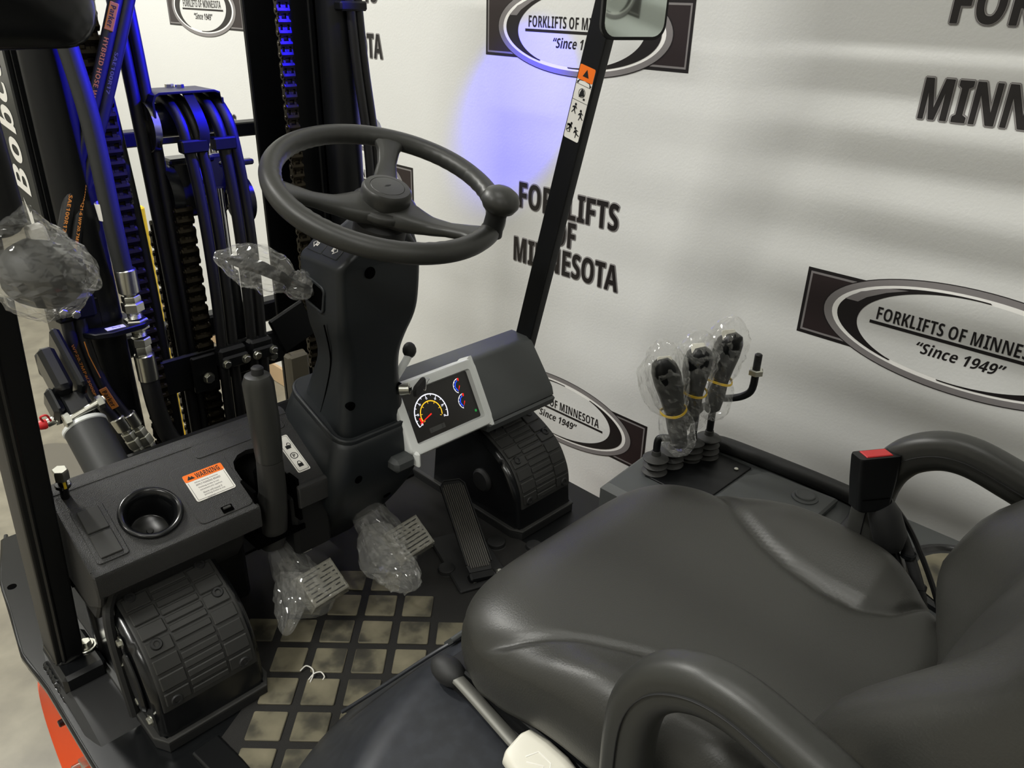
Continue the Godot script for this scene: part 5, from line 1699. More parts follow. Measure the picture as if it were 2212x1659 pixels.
func mast() -> void:
	# rails: C channels standing on the axle; each one a part
	var ch := func(called: String, web: Array, fl: Array, y0: float, y1: float, m: Material) -> Node3D:
		var b := B.new()
		for q in [web] + fl:
			b.box(V((q[0] + q[1]) / 2, (y0 + y1) / 2, (q[2] + q[3]) / 2), V(q[1] - q[0], y1 - y0, q[3] - q[2]), 0.003)
		return obj(called, b, m, lift)
	var outer: Node3D = ch.call("outer_rail", [-0.34, -0.328, -1.86, -1.7], [[-0.33, -0.296, -1.715, -1.7], [-0.33, -0.29, -1.86, -1.845]], 0.15, 2.2, M.steel_gloss)
	ch.call("outer_rail", [0.385, 0.4, -1.86, -1.7], [[0.31, 0.39, -1.715, -1.7], [0.32, 0.39, -1.86, -1.845]], 0.15, 2.2, M.steel_black)
	ch.call("inner_rail", [-0.3, -0.288, -1.84, -1.71], [[-0.29, -0.245, -1.725, -1.71], [-0.29, -0.245, -1.84, -1.825]], 0.3, 2.2, M.steel_black)
	ch.call("inner_rail", [0.285, 0.3, -1.85, -1.7], [[0.222, 0.3, -1.725, -1.712], [0.2, 0.3, -1.85, -1.835]], 0.3, 2.2, M.steel_black)
	for x in [-0.289, 0.325]:
		var c := obj("lift_cylinder", B.new().cyl(V(x, 0.2, -1.655), V(x, 2.0, -1.655), 0.04 if x < 0 else 0.042, 32, 0.004), M.steel_black, lift)
		obj("cylinder_base", B.new().cyl(V(x, 0.15, -1.655), V(x, 0.3, -1.655), 0.048, 24, 0.004), M.steel_gloss, c)
	obj("mast_tie", B.new().box(V(0, 0.5, -1.84), V(0.76, 0.12, 0.03), 0.006), M.steel_black, lift)
	# maker's lettering up the outer face, with its animal mark
	var face := Basis(V(0, 1, 0), V(0, 0, -1), V(-1, 0, 0))
	lettering("Bobcat", 0.3, 0.09, M.label_white, outer, Transform3D(face, V(-0.3406, 1.605, -1.782)), 0.12)
	obj("animal_mark", flat_poly(P2([-0.11, 0.03, -0.075, 0.012, -0.05, 0.02, -0.03, 0.035, -0.022, 0.02, 0.0, 0.03, 0.055, 0.042, 0.02, 0.012, 0.028, 0.0, 0.0, -0.004, -0.02, 0.006, -0.03, -0.01, -0.05, -0.006, -0.06, -0.028, -0.07, -0.008, -0.085, -0.002]), 0.0), M.label_white, outer).transform = Transform3D(face * Basis.from_scale(Vector3.ONE * 0.8), V(-0.3406, 1.395, -1.765))
	# chains
	chain(-0.21, -1.652, 0.7, 1.9, 0.045, M.chain_steel)
	chain(-0.105, -1.755, 0.7, 1.38, 0.038, M.chain_steel)
	chain(-0.083, -1.662, 0.72, 1.43, 0.038, M.chain_steel)
	chain(0.216, -1.695, 0.95, 1.9, 0.03, M.chain_steel)
	chain(0.078, -1.735, 1.17, 1.44, 0.026, M.chain_steel)
	chain(0.02, -1.775, 1.1, 1.38, 0.026, M.chain_steel)
	# centre cylinder, rod and sheaves
	var cc := obj("free_lift_cylinder", B.new().cyl(V(0.016, 0.5, -1.725), V(0.016, 1.228, -1.725), 0.033, 28, 0.004), M.steel_black, lift)
	obj("cylinder_rod", B.new().cyl(V(0.03, 1.22, -1.725), V(0.03, 1.42, -1.725), 0.012, 16), M.chrome, cc)
	var sh := Node3D.new()
	sh.name = "sheave_block"
	lift.add_child(sh, true)
	obj("block_plate", B.new().box(V(0.0, 1.425, -1.75), V(0.12, 0.13, 0.02), 0.006), M.steel_gloss, sh)
	obj("block_arm", B.new().box(V(-0.03, 1.49, -1.72), V(0.1, 0.014, 0.05), 0.004).box(V(0.06, 1.478, -1.68), V(0.075, 0.012, 0.02), 0.003), M.steel_gloss, sh)
	for q in [[-0.088, 1.425, -1.715, 0.062], [0.085, 1.385, -1.735, 0.055]]:
		obj("sheave", B.new().lathe(V(q[0] - 0.012, q[1], q[2]), V(1, 0, 0), [Vector2(0, 0), Vector2(q[3] * 0.35, 0.0), Vector2(q[3] * 0.4, 0.004), Vector2(q[3] * 0.8, 0.004), Vector2(q[3], 0.0), Vector2(q[3], 0.024), Vector2(0, 0.024)], 32), M.steel_gloss, sh)
		obj("sheave_hub", B.new().lathe(V(q[0] - 0.016, q[1], q[2]), V(-1, 0, 0), [Vector2(0.024, -0.004), Vector2(0.024, 0.003), Vector2(0.018, 0.005), Vector2(0.012, 0.001), Vector2(0, 0.001)], 20), M.zinc, sh)
	for y in [1.42, 1.395]:
		obj("block_screw", B.new().lathe(V(0.004, y, -1.739), V(0, 0, 1), [Vector2(0.009, 0), Vector2(0.009, 0.004), Vector2(0.007, 0.006), Vector2(0, 0.006)], 14), M.zinc, sh)
	obj("block_label", B.new().box(V(-0.003, 1.452, -1.739), V(0.022, 0.028, 0.001)), M.silver_plastic, sh)
	# hose guide over the top
	var gd := Node3D.new()
	gd.name = "hose_guide"
	lift.add_child(gd, true)
	var gpath := [V(-0.11, 1.53, -1.7), V(-0.11, 1.615, -1.7), V(-0.104, 1.628, -1.7), V(-0.095, 1.632, -1.7), V(0.02, 1.632, -1.7), V(0.03, 1.628, -1.7), V(0.035, 1.618, -1.7), V(0.035, 1.57, -1.7)]
	obj("guide_hood", B.new().sweep(gpath, rrect(0.09, 0.005, 0.001), V(0.7, -0.7, 0.0)), M.steel_black, gd)
	obj("guide_strap", B.new().sweep(curve([V(-0.035, 1.63, -1.665), V(-0.036, 1.6, -1.63), V(-0.034, 1.56, -1.613), V(-0.04, 1.525, -1.615)], 4), rrect(0.022, 0.004, 0.001), V(0, 0.3, 1)), M.steel_black, gd)
	obj("guide_roller", B.new().cyl(V(-0.1, 1.575, -1.71), V(0.03, 1.575, -1.71), 0.035, 24, 0.003), M.steel_gloss, gd)
	obj("guide_sheave", B.new().lathe(V(-0.115, 1.565, -1.7), V(1, 0, 0), [Vector2(0, -0.003), Vector2(0.014, -0.003), Vector2(0.02, 0.002), Vector2(0.045, 0.002), Vector2(0.05, -0.002), Vector2(0.05, 0.012), Vector2(0, 0.012)], 28), M.zinc, gd)
	for q in [-0.035, -0.02]:
		obj("guide_bolt", B.new().hexa(V(q, 1.634, -1.71 + q), Vector3.UP, 0.009, 0.007), M.zinc, gd)
	for q in [[-0.057, 0.056], [0.008, 0.05]]:
		obj("hose_clip", B.new().box(V(q[0], 1.533, -1.622), V(q[1], 0.026, 0.024), 0.003), M.steel_black, gd)
	# the four hoses that run over it
	for k in 4:
		var x: float = [-0.066, -0.04, 0.008, 0.034][k]
		var d := 0.016 if k < 2 else 0.022
		hose("mast_hose", [V(x + 0.005, 1.55, -1.78), V(x, 1.6, -1.745), V(x, 1.615, -1.705), V(x, 1.59, -1.655), V(x + 0.002, 1.54, -1.632), V(x + 0.013, 1.4, -1.632), V(x + 0.015, 1.2, -1.634), V(x + 0.008, 0.95, -1.637), V(x + 0.004, 0.6, -1.64)], 0.0118, M.hose_rubber)
	# hose clamp bar
	var cl := Node3D.new()
	cl.name = "hose_clamp"
	lift.add_child(cl, true)
	obj("clamp_bar", B.new().box(V(-0.05, 1.035, -1.66), V(0.33, 0.085, 0.012), 0.004).box(V(0.14, 1.075, -1.655), V(0.1, 0.1, 0.012), 0.004, Basis(V(0, 0, 1), 0.35)).box(V(-0.1, 1.03, -1.64), V(0.06, 0.09, 0.012), 0.004), M.steel_black, cl)
	for q in [[-0.04, 0.068], [0.032, 0.058]]:
		obj("clamp_half", B.new().box(V(q[0], 1.062, -1.625), V(q[1], 0.05, 0.032), 0.007).box(V(q[0], 1.055, -1.605), V(q[1] * 0.95, 0.03, 0.012), 0.005), M.steel_black, cl)
	for q in [[-0.065, 1.055], [-0.017, 1.055], [0.011, 1.055], [0.053, 1.057]]:
		obj("clamp_bolt", B.new().cyl(V(q[0], q[1], -1.599), V(q[0], q[1], -1.597), 0.011, 18).hexa(V(q[0], q[1], -1.598), V(0, 0, 1), 0.0085, 0.007), M.zinc, cl)
	for q in [[-0.098, 1.02, -1.632], [0.075, 1.018, -1.652]]:
		obj("clamp_bolt", B.new().cyl(V(q[0], q[1], q[2]), V(q[0], q[1], q[2] + 0.004), 0.0135, 18).hexa(V(q[0], q[1], q[2] + 0.003), V(0, 0, 1), 0.011, 0.009), M.zinc, cl)
	obj("clamp_post", B.new().box(V(0.055, 0.98, -1.5), V(0.05, 0.2, 0.03), 0.005).cyl(V(0.04, 1.07, -1.5), V(0.075, 1.07, -1.5), 0.014, 16), M.brown_panel, cl)
	# long hoses down the left side
	var h := hose("mast_hose", [V(-0.2, 1.95, -1.71), V(-0.182, 1.7, -1.7), V(-0.166, 1.4, -1.7), V(-0.161, 1.1, -1.7), V(-0.163, 0.7, -1.7)], 0.0115, M.hose_rubber)
	print_on(h, "SU552 25 1Ø 16MPa", V(-0.178, 1.62, -1.7), V(-0.167, 1.42, -1.7), 0.006, M.hose_print_grey, 0.0115)
	for k in 2:
		var x: float = [-0.125, -0.1][k]
		hose("mast_hose", [V(x - 0.012, 2.0, -1.72), V(x - 0.006, 1.7, -1.7), V(x, 1.3, -1.69), V(x + 0.002, 1.0, -1.69), V(x, 0.6, -1.69)], 0.0125, M.hose_rubber)
	# grey supply hose with its paper label, down to the bulkhead fitting
	h = hose("supply_hose", [V(-0.295, 1.95, -1.59), V(-0.268, 1.74, -1.59), V(-0.254, 1.6, -1.588), V(-0.25, 1.42, -1.592), V(-0.2455, 1.312, -1.6)], 0.0175, M.hose_grey)
	var tag_o := obj("hose_label", B.new().lathe(V(-0.252, 1.42, -1.6), V(-0.01, 0.12, 0.0), [Vector2(0.0178, 0.0), Vector2(0.0182, 0.0005), Vector2(0.0182, 0.0325), Vector2(0.0178, 0.033)], 28), M.label_white, h)
	tag_o.name = "hose_label"
	print_on(h, "GDS 1Ø 16", V(-0.26, 1.447, -1.6), V(-0.246, 1.446, -1.6), 0.004, M.ink_grey, 0.0186)
	var dn := V(0.015, -1, 0.0)
	fitting("hose_fitting", V(-0.2425, 1.318, -1.6), dn, [["c", 0.0205, 0.05], ["c", 0.013, 0.006], ["h", 0.0185, 0.014], ["h", 0.0215, 0.02], ["t", 0.0145, 0.016], ["h", 0.0235, 0.012]])
	fitting("hose_fitting", V(-0.2395, 1.196, -1.6), dn, [["h", 0.0225, 0.008], ["t", 0.0145, 0.018], ["h", 0.02, 0.018], ["h", 0.0175, 0.02], ["c", 0.0205, 0.06]])
	hose("supply_hose", [V(-0.2375, 1.075, -1.6), V(-0.234, 1.0, -1.598), V(-0.222, 0.93, -1.59), V(-0.195, 0.885, -1.575), V(-0.15, 0.86, -1.56)], 0.019, M.hose_rubber)
	var pl := obj("bulkhead_plate", B.new().prism(P2([-0.345, -1.66, -0.225, -1.66, -0.22, -1.585, -0.235, -1.572, -0.3, -1.565, -0.33, -1.575, -0.345, -1.6]), 1.196, 1.208, Transform3D(Basis(V(1, 0, 0), V(0, 0, 1), V(0, 1, 0)), Vector3.ZERO), 0.002), M.steel_black, lift)
	obj("plate_label", B.new().box(V(-0.287, 1.2085, -1.585), V(0.036, 0.001, 0.016)), M.label_white, pl)
	lettering("BO15", 0.016, 0.006, M.ink_grey, pl, Transform3D(Basis(V(1, 0, 0), V(0, 0, -1), V(0, 1, 0)), V(-0.285, 1.2094, -1.585)))
	# clamp block and the pair of orange printed hoses
	var cb := obj("clamp_block", B.new().box(V(-0.348, 1.262, -1.62), V(0.075, 0.05, 0.06), 0.006).box(V(-0.318, 1.235, -1.64), V(0.045, 0.07, 0.05), 0.005), M.steel_black, lift)
	for q in [[-0.372, 1.26], [-0.351, 1.252]]:
		obj("block_bolt", B.new().hexa(V(q[0], q[1], -1.591), V(0, 0, 1), 0.0085, 0.008), M.zinc, cb)
	for k in 2:
		var o := 0.022 * k
		var p := [V(-0.141 + o, 1.835, -1.63), V(-0.215 + o, 1.659, -1.63), V(-0.291 + o, 1.491, -1.63), V(-0.335 + o, 1.385, -1.622), V(-0.36 + o, 1.3, -1.612), V(-0.363 + o, 1.235, -1.612), V(-0.362 + o, 1.17, -1.608), V(-0.352 + o, 1.09, -1.6), V(-0.332 + o, 1.03, -1.59), V(-0.318 + o, 1.0, -1.585)]
		h = hose("pilot_hose", p, 0.0122, M.hose_rubber, 6)
		if k == 0:
			print_on(h, "HYBRID HOSE WEBERFLEX", V(-0.184, 1.735, -1.63), V(-0.253, 1.575, -1.63), 0.0075, M.hose_orange, 0.0124)
			print_on(h, "SAE100R17", V(-0.301, 1.467, -1.629), V(-0.328, 1.402, -1.624), 0.006, M.hose_orange, 0.0124)
			print_on(h, "WP20.7MPa(3000PSI)", V(-0.364, 1.19, -1.609), V(-0.345, 1.06, -1.597), 0.006, M.hose_orange, 0.0124)
		else:
			print_on(h, "SAE100R17", V(-0.171, 1.71, -1.63), V(-0.201, 1.64, -1.63), 0.006, M.hose_print_grey, 0.0124)
			print_on(h, "0SEIIDS21-6 WP20.7MPa(3000PSI)", V(-0.273, 1.482, -1.63), V(-0.331, 1.33, -1.616), 0.006, M.hose_orange, 0.0124)
			obj("hose_stripe", B.new().tube([V(-0.345, 1.19, -1.5975), V(-0.343, 1.16, -1.596), V(-0.333, 1.11, -1.59)], 0.0011, 6), M.hose_orange, h)
		var nm := "Parker"
		var ca: Vector3 = V(-0.16, 1.79, -1.63) if k == 0 else V(-0.33, 1.082, -1.597)
		var cb2: Vector3 = V(-0.177, 1.75, -1.63) if k == 0 else V(-0.319, 1.045, -1.592)
		var d := (cb2 - ca).normalized()
		var nn := (V(-0.35, 0.2, 1.0) - d * V(-0.35, 0.2, 1.0).dot(d)).normalized()
		obj("maker_band", B.new().box((ca + cb2) * 0.5 + nn * 0.0108, V(0.05, 0.015, 0.0035), 0.001, Basis(d, nn.cross(d), nn)), M.hose_orange, h)
		lettering(nm, 0.038, 0.009, M.label_black, h, Transform3D(Basis(d, nn.cross(d), nn), (ca + cb2) * 0.5 + nn * 0.0131))
		var fo: Vector3 = p[9]
		fitting("hose_fitting", fo + V(-0.004, 0.018, 0.0), V(0.33, -1, 0.12), [["c", 0.0155, 0.034], ["h", 0.0105, 0.008], ["h", 0.0145, 0.018], ["h", 0.016, 0.022], ["h", 0.013, 0.016], ["c", 0.0105, 0.006], ["c", 0.0155, 0.04]])
		hose("pilot_hose", [fo + V(0.046, -0.115, 0.014), fo + V(0.058, -0.15, 0.02), fo + V(0.08, -0.2, 0.03)], 0.0115, M.hose_rubber)
	obj("cable_tie", B.new().tube(curve([V(-0.285, 0.865, -1.55), V(-0.24, 0.88, -1.54), V(-0.2, 0.905, -1.545), V(-0.18, 0.91, -1.56)], 5), 0.006, 8), M.rubber, lift)
	# right hand hoses and the bent hose hook
	for k in 2:
		hose("mast_hose", [V(0.318 + 0.02 * k, 2.0, -1.6), V(0.335 + 0.02 * k, 1.7, -1.6), V(0.355 + 0.02 * k, 1.5, -1.6), V(0.366 + 0.012 * k, 1.3, -1.61), V(0.37 + 0.01 * k, 1.1, -1.62)], 0.0105, M.hose_rubber)
	obj("hose_hook", B.new().sweep(curve([V(0.42, 1.3, -1.75), V(0.42, 1.49, -1.75), V(0.43, 1.525, -1.75), V(0.455, 1.53, -1.75), V(0.482, 1.518, -1.75), V(0.492, 1.48, -1.75), V(0.49, 1.3, -1.75)], 5), rrect(0.03, 0.006, 0.002), V(0.0, 0.0, 1.0)), M.silver_plastic, lift)
	obj("hose_bracket", B.new().box(V(0.33, 1.795, -1.6), V(0.07, 0.02, 0.03), 0.004), M.steel_black, lift)
	# load carriage rail beyond the mast
	var cr := obj("load_rail", B.new().box(V(0.03, 1.503, -1.97), V(0.66, 0.034, 0.05), 0.003), M.steel_black, lift)
	obj("rail_hook", B.new().box(V(0.0, 1.0, -1.99), V(0.7, 0.06, 0.05), 0.006), M.steel_black, cr)
	# tilt cylinder low on the left
	var ta := V(-0.412, 1.083, -1.472)
	var tb := V(-0.408, 0.985, -1.345)
	var td := (tb - ta).normalized()
	var tc := Node3D.new()
	tc.name = "tilt_cylinder"
	lift.add_child(tc, true)
	obj("cylinder_body", B.new().cyl(ta, tb, 0.0385, 36, 0.004), M.hose_grey, tc)
	obj("cylinder_band", B.new().cyl(ta + td * 0.003, ta + td * 0.013, 0.0402, 36, 0.002), M.silver_plastic, tc)
	obj("cylinder_gland", B.new().cyl(tb - td * 0.002, tb + td * 0.012, 0.036, 30, 0.003), M.rubber, tc)
	obj("cylinder_rod", B.new().cyl(tb, tb + td * 0.12, 0.021, 24), M.chrome, tc)
	obj("rod_end", B.new().box(ta - td * 0.03, V(0.05, 0.06, 0.06), 0.008, frame(ta, V(1, 0, 0), td).basis), M.steel_gloss, tc)
	obj("clevis_plate", B.new().box(V(-0.424, 1.165, -1.535), V(0.03, 0.06, 0.1), 0.008, Basis(V(1, 0, 0), 0.6)).box(V(-0.395, 1.17, -1.55), V(0.018, 0.07, 0.14), 0.006, Basis(V(1, 0, 0), 0.6)).box(V(-0.445, 1.12, -1.5), V(0.02, 0.05, 0.06), 0.008, Basis(V(1, 0, 0), 0.6)), M.steel_gloss, tc)
	obj("clevis_bolt", B.new().cyl(V(-0.44, 1.105, -1.455), V(-0.37, 1.125, -1.46), 0.0075, 14).hexa(V(-0.435, 1.108, -1.455), V(-1, -0.1, 0), 0.013, 0.012).hexa(V(-0.385, 1.121, -1.459), V(1, 0.1, 0), 0.013, 0.012), M.zinc, tc)
	obj("grease_cap", B.new().lathe(V(-0.466, 1.093, -1.495), V(-1, 0.05, 0), [Vector2(0, 0), Vector2(0.0085, 0.0), Vector2(0.0095, 0.004), Vector2(0.0085, 0.012), Vector2(0.006, 0.017), Vector2(0, 0.018)], 16).tube(curve([V(-0.47, 1.098, -1.492), V(-0.475, 1.112, -1.488), V(-0.465, 1.114, -1.485), V(-0.46, 1.1, -1.487)], 4), 0.002, 6), M.red_plastic, tc)
	obj("grease_fitting", B.new().cyl(V(-0.466, 1.093, -1.495), V(-0.44, 1.1, -1.492), 0.008, 12, 0.001).hexa(V(-0.452, 1.097, -1.494), V(1, 0, 0), 0.0115, 0.008), M.zinc, tc)
	# stud with its nut just in front of the cowl
	var sb := Node3D.new()
	sb.name = "cowl_stud"
	lift.add_child(sb, true)
	obj("stud_nut", B.new().hexa(V(-0.513, 1.105, -1.262), V(0, 1, 0.15), 0.0125, 0.019), M.zinc, sb)
	obj("stud_body", B.new().cyl(V(-0.513, 1.06, -1.27), V(-0.513, 1.112, -1.262), 0.007, 12).cyl(V(-0.513, 1.088, -1.266), V(-0.513, 1.094, -1.265), 0.0125, 16, 0.001), M.steel_gloss, sb)
	obj("paint_mark", B.new().box(V(-0.513, 1.1, -1.2525), V(0.004, 0.02, 0.002)), M.yellow_paint, sb)

# ------------------------------------------------------------------ lamp, mirrors, covers
func lights_and_mirrors() -> void:
	# mirror on the near pillar, seen from behind its shell
	var mf := Transform3D(Basis(V(0, 1, 0), 0.18), V(-0.56, 1.862, -0.85))
	var rings := []
	for q in [[0.035, -0.05, 0.04], [0.022, -0.02, 0.045], [0.006, -0.004, 0.04], [0.0, 0.0, 0.035], [-0.006, 0.0, 0.035], [-0.012, -0.006, 0.03]]:
		var ring := PackedVector3Array()
		for p in rrect(0.2 + 2 * q[1], 0.19 + 2 * q[1], q[2], 6):
			ring.push_back(mf * V(p.x, p.y, q[0]))
		rings.append(ring)
	var g := Node3D.new()
	g.name = "rear_mirror"
	lift.add_child(g, true)
	obj("mirror_shell", B.new().loft(rings), M.steel_gloss, g, 60.0)
	obj("mirror_arm", B.new().box(V(-0.57, 1.83, -0.95), V(0.028, 0.04, 0.23), 0.008), M.steel_black, g)
	# mirror at the far pillar, glass towards the driver
	mf = Transform3D(Basis(V(0, 1, 0), -0.3) * Basis(V(1, 0, 0), 0.045), V(0.54, 1.848, -0.985))
	rings = []
	for q in [[-0.03, -0.04, 0.02], [-0.016, -0.01, 0.03], [-0.004, 0.0, 0.028], [0.003, 0.0, 0.028], [0.004, -0.003, 0.026]]:
		var ring := PackedVector3Array()
		for p in rrect(0.148 + 2 * q[1], 0.19 + 2 * q[1], q[2], 6):
			ring.push_back(mf * V(p.x, p.y, q[0]))
		rings.append(ring)
	g = Node3D.new()
	g.name = numbered("rear_mirror", lift)
	lift.add_child(g, true)
	obj("mirror_shell", B.new().loft(rings), M.steel_black, g, 60.0)
	obj("mirror_glass", B.new().prism(rrect(0.136, 0.178, 0.024, 6), 0.0, 0.0048, mf, 0.0004), M.mirror_glass, g)
	# work lamp on the near pillar and the arm that holds it
	g = Node3D.new()
	g.name = "work_lamp"
	lift.add_child(g, true)
	obj("lamp_arm", B.new().sweep([V(-0.562, 1.7, -1.0), V(-0.562, 1.66, -0.995), V(-0.562, 1.585, -0.99)], rrect(0.05, 0.05, 0.016), V(0, 0, 1)).ball(V(-0.562, 1.59, -0.99), V(0.026, 0.02, 0.026), 16), M.steel_black, g)
	obj("lamp_bracket", B.new().box(V(-0.566, 1.68, -1.055), V(0.035, 0.05, 0.09), 0.008), M.steel_black, g)
	obj("lamp_body", B.new().lathe(V(-0.535, 1.525, -0.985), V(0.5, -0.25, -0.7), [Vector2(0, -0.045), Vector2(0.02, -0.042), Vector2(0.036, -0.025), Vector2(0.041, 0.0), Vector2(0.042, 0.02), Vector2(0.037, 0.024), Vector2(0, 0.024)], 28), M.rubber, g)
	obj("lamp_plug", B.new().lathe(V(-0.573, 1.522, -0.985), V(-0.4, -0.05, 0.9), [Vector2(0, -0.01), Vector2(0.017, -0.01), Vector2(0.017, 0.003), Vector2(0.014, 0.006), Vector2(0, 0.006)], 24), M.handle_white, g)
	obj("lamp_connector", B.new().box(V(-0.528, 1.563, -0.985), V(0.018, 0.034, 0.016), 0.003, Basis(V(0, 0, 1), 0.15)), M.label_white, g)
	var bag := thing("plastic_cover", "clear plastic bag tied over the round work lamp on the near pillar", "plastic bag", V(0, 0, 0), "plastic bags over lamps and pedals")
	obj("film", film([V(-0.565, 1.595, -0.985), V(-0.556, 1.575, -0.985), V(-0.545, 1.548, -0.982), V(-0.535, 1.523, -0.98), V(-0.532, 1.498, -0.98), V(-0.53, 1.475, -0.98)], [0.03, 0.036, 0.046, 0.052, 0.045, 0.02], 71, 0.16, 44), M.clear_film, bag, 12.0)
	obj("film_flap", film([V(-0.53, 1.545, -0.98), V(-0.508, 1.53, -0.978), V(-0.487, 1.506, -0.978), V(-0.478, 1.497, -0.978)], [0.03, 0.026, 0.011, 0.003], 72, 0.22), M.clear_film, bag, 12.0)
	bag = thing("plastic_cover", "crumpled clear plastic bag over the direction lever left of the steering column", "plastic bag", V(0, 0, 0), "plastic bags over lamps and pedals")
	obj("film", film([V(-0.094, 1.362, -1.168), V(-0.108, 1.366, -1.168), V(-0.122, 1.375, -1.172), V(-0.14, 1.388, -1.18), V(-0.168, 1.404, -1.193), V(-0.19, 1.414, -1.203), V(-0.212, 1.424, -1.212), V(-0.226, 1.431, -1.219)], [0.022, 0.024, 0.018, 0.033, 0.036, 0.031, 0.016, 0.005], 73, 0.26, 44), M.clear_film, bag, 12.0)
	bag = thing("plastic_cover", "clear plastic bag over the inching pedal, hanging low on the left above the mat", "plastic bag", V(0, 0, 0), "plastic bags over lamps and pedals")
	obj("film", film([V(-0.19, 0.85, -1.215), V(-0.192, 0.825, -1.185), V(-0.186, 0.785, -1.15), V(-0.178, 0.755, -1.12), V(-0.18, 0.735, -1.095), V(-0.183, 0.728, -1.085)], [0.008, 0.028, 0.042, 0.046, 0.034, 0.01], 74, 0.16, 44), M.clear_film, bag, 12.0)
	obj("film_flap", film([V(-0.2, 0.8, -1.14), V(-0.225, 0.775, -1.11), V(-0.25, 0.745, -1.085), V(-0.262, 0.735, -1.075)], [0.03, 0.028, 0.016, 0.004], 75, 0.25), M.clear_film, bag, 12.0)
	obj("film_front", pad_wrap(V(-0.158, 0.785, -1.1), 91), M.tight_film, bag, 12.0)
	bag = thing("plastic_cover", "clear plastic bag over the brake pedal under the steering column", "plastic bag", V(0, 0, 0), "plastic bags over lamps and pedals")
	obj("film", film([V(-0.005, 0.88, -1.21), V(-0.006, 0.855, -1.175), V(0.0, 0.815, -1.13), V(0.01, 0.775, -1.1), V(0.004, 0.755, -1.07), V(0.0, 0.745, -1.06)], [0.008, 0.028, 0.042, 0.046, 0.036, 0.01], 76, 0.16, 44), M.clear_film, bag, 12.0)
	obj("film_flap", film([V(-0.015, 0.83, -1.12), V(-0.035, 0.8, -1.07), V(-0.03, 0.785, -1.02), V(-0.035, 0.785, -0.985), V(-0.04, 0.78, -0.968)], [0.03, 0.045, 0.034, 0.026, 0.006], 77, 0.3), M.clear_film, bag, 12.0)
	obj("film_front", pad_wrap(V(0.04, 0.805, -1.075), 92), M.tight_film, bag, 12.0)

func small_things() -> void:
	var s := curve([V(-0.262, 0.677, -1.031), V(-0.249, 0.681, -1.031), V(-0.245, 0.682, -1.015), V(-0.25, 0.679, -1.005), V(-0.263, 0.677, -0.995)], 6)
	var t := obj("string_scrap", B.new().tube(s, 0.0013, 6).tube(curve([V(-0.262, 0.677, -1.002), V(-0.25, 0.68, -1.005), V(-0.243, 0.682, -1.002), V(-0.237, 0.681, -0.998), V(-0.237, 0.678, -0.988), V(-0.243, 0.677, -0.984)], 6), 0.0012, 6), M.label_white)
	tag(t, "curled scrap of white string lying on the dusty floor mat", "string")
	var p := thing("guard_post", "slim yellow post standing far off behind the mast chain", "post", V(0.37, 0.0, -3.2))
	obj("post", B.new().cyl(V(0, 0, 0), V(0, 1.05, 0), 0.03, 20, 0.006), M.yellow_paint, p)
	obj("post_base", B.new().box(V(0, 0.006, 0), V(0.12, 0.012, 0.12), 0.003), M.yellow_paint, p)
	obj("deck_label", B.new().box(V(-0.54, 0.6704, -1.215), V(0.036, 0.0008, 0.036), 0.0, Basis(V(0, 1, 0), 0.25)), M.label_white, lift)

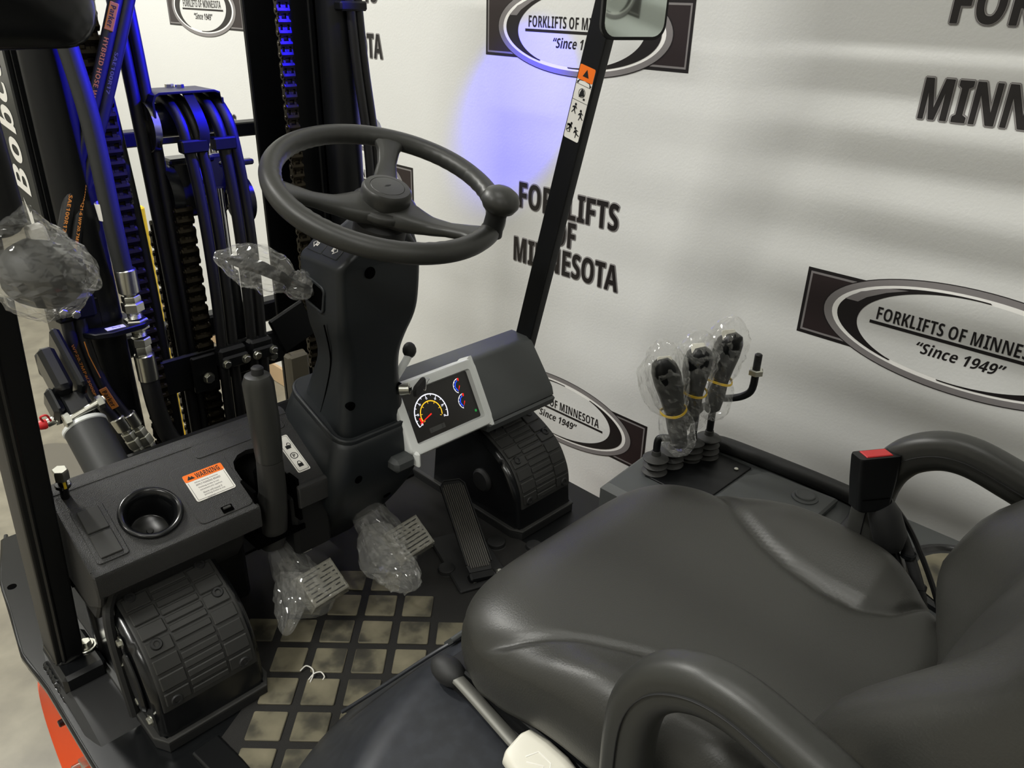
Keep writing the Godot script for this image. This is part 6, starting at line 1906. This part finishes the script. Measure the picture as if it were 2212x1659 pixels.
# overhead guard: out of the picture, but it shades the cab and the wall
func guard() -> void:
	var g := Node3D.new()
	g.name = "overhead_guard"
	lift.add_child(g, true)
	for x in [-0.55, 0.528]:
		obj("guard_side", B.new().box(V(x, 2.12, -0.05), V(0.06, 0.06, 1.85), 0.008), M.steel_black, g)
		obj("guard_leg", B.new().sweep([V(x, 0.9, 0.95), V(x, 2.1, 0.85)], rrect(0.06, 0.07, 0.01), V(0, 0, 1)), M.steel_black, g)
	for z in [-0.97, 0.85]:
		obj("guard_beam", B.new().box(V(-0.01, 2.12, z), V(1.1, 0.06, 0.06), 0.008), M.steel_black, g)
	for k in 6:
		obj("guard_bar", B.new().box(V(-0.01 + (k - 2.5) * 0.16, 2.12, -0.05), V(0.035, 0.045, 1.8), 0.006), M.steel_black, g)
	# blue pedestrian lamp under the front of the guard
	var l := Node3D.new()
	l.name = "blue_lamp"
	lift.add_child(l, true)
	var o := V(0.46, 2.05, -1.3)
	obj("lamp_case", B.new().cyl(o + V(0, 0.045, 0.02), o + V(0, 0.0, 0.0), 0.04, 24, 0.005), M.steel_black, l)
	var bl := mat("blue_glow", Color(0.1, 0.1, 0.4), 0.4)
	bl.emission_enabled = true
	bl.emission = Color(0.05, 0.03, 1.0)
	bl.emission_energy_multiplier = 4.0
	obj("lamp_lens", B.new().cyl(o + V(0, 0.001, 0), o + V(0, -0.006, -0.002), 0.034, 24, 0.001), bl, l)
	for q in [[V(-0.12, 1.66, -1.7), 27.0, 10.0], [V(1.0, 1.55, -1.72), 15.0, 5.0]]:
		var sp := SpotLight3D.new()
		sp.name = "blue_beam"
		sp.light_color = Color(0.06, 0.03, 1.0)
		sp.light_energy = q[2]
		sp.spot_range = 12.0
		sp.spot_attenuation = 2.0
		sp.spot_angle = q[1]
		sp.spot_angle_attenuation = 1.0
		sp.light_size = 0.03
		sp.shadow_enabled = true
		l.add_child(sp, true)
		sp.look_at_from_position(o + V(0, -0.012, 0), q[0], Vector3.UP)

# film drawn tight over a pedal pad: a wrinkled sheet just above its face, folded down at the edges
func pad_wrap(c: Vector3, seed_: int) -> B:
	var pf := frame(c, V(1, 0.05, -0.04), V(0.0, 0.6, -0.8))
	var n := FastNoiseLite.new()
	n.seed = seed_
	n.noise_type = FastNoiseLite.TYPE_CELLULAR
	n.cellular_return_type = FastNoiseLite.RETURN_DISTANCE2_SUB
	n.frequency = 1.0
	var b := B.new()
	var m := 28
	for i in m + 1:
		for j in m + 1:
			var u := -1.0 + 2.0 * i / m
			var v := -1.0 + 2.0 * j / m
			var e := maxf(0.0, maxf(absf(u), absf(v)) - 0.82) / 0.18
			var w := n.get_noise_2d(u * 3.2 + v * 1.5, v * 1.6)
			b.v.push_back(pf * V(u * 0.047 * (1.0 - 0.06 * e), v * 0.041 * (1.0 - 0.06 * e), 0.0052 + 0.003 * w - 0.026 * e * e))
	for i in m:
		for j in m:
			var k := i * (m + 1) + j
			b.quad(k, k + m + 1, k + m + 2, k + 1)
	return b
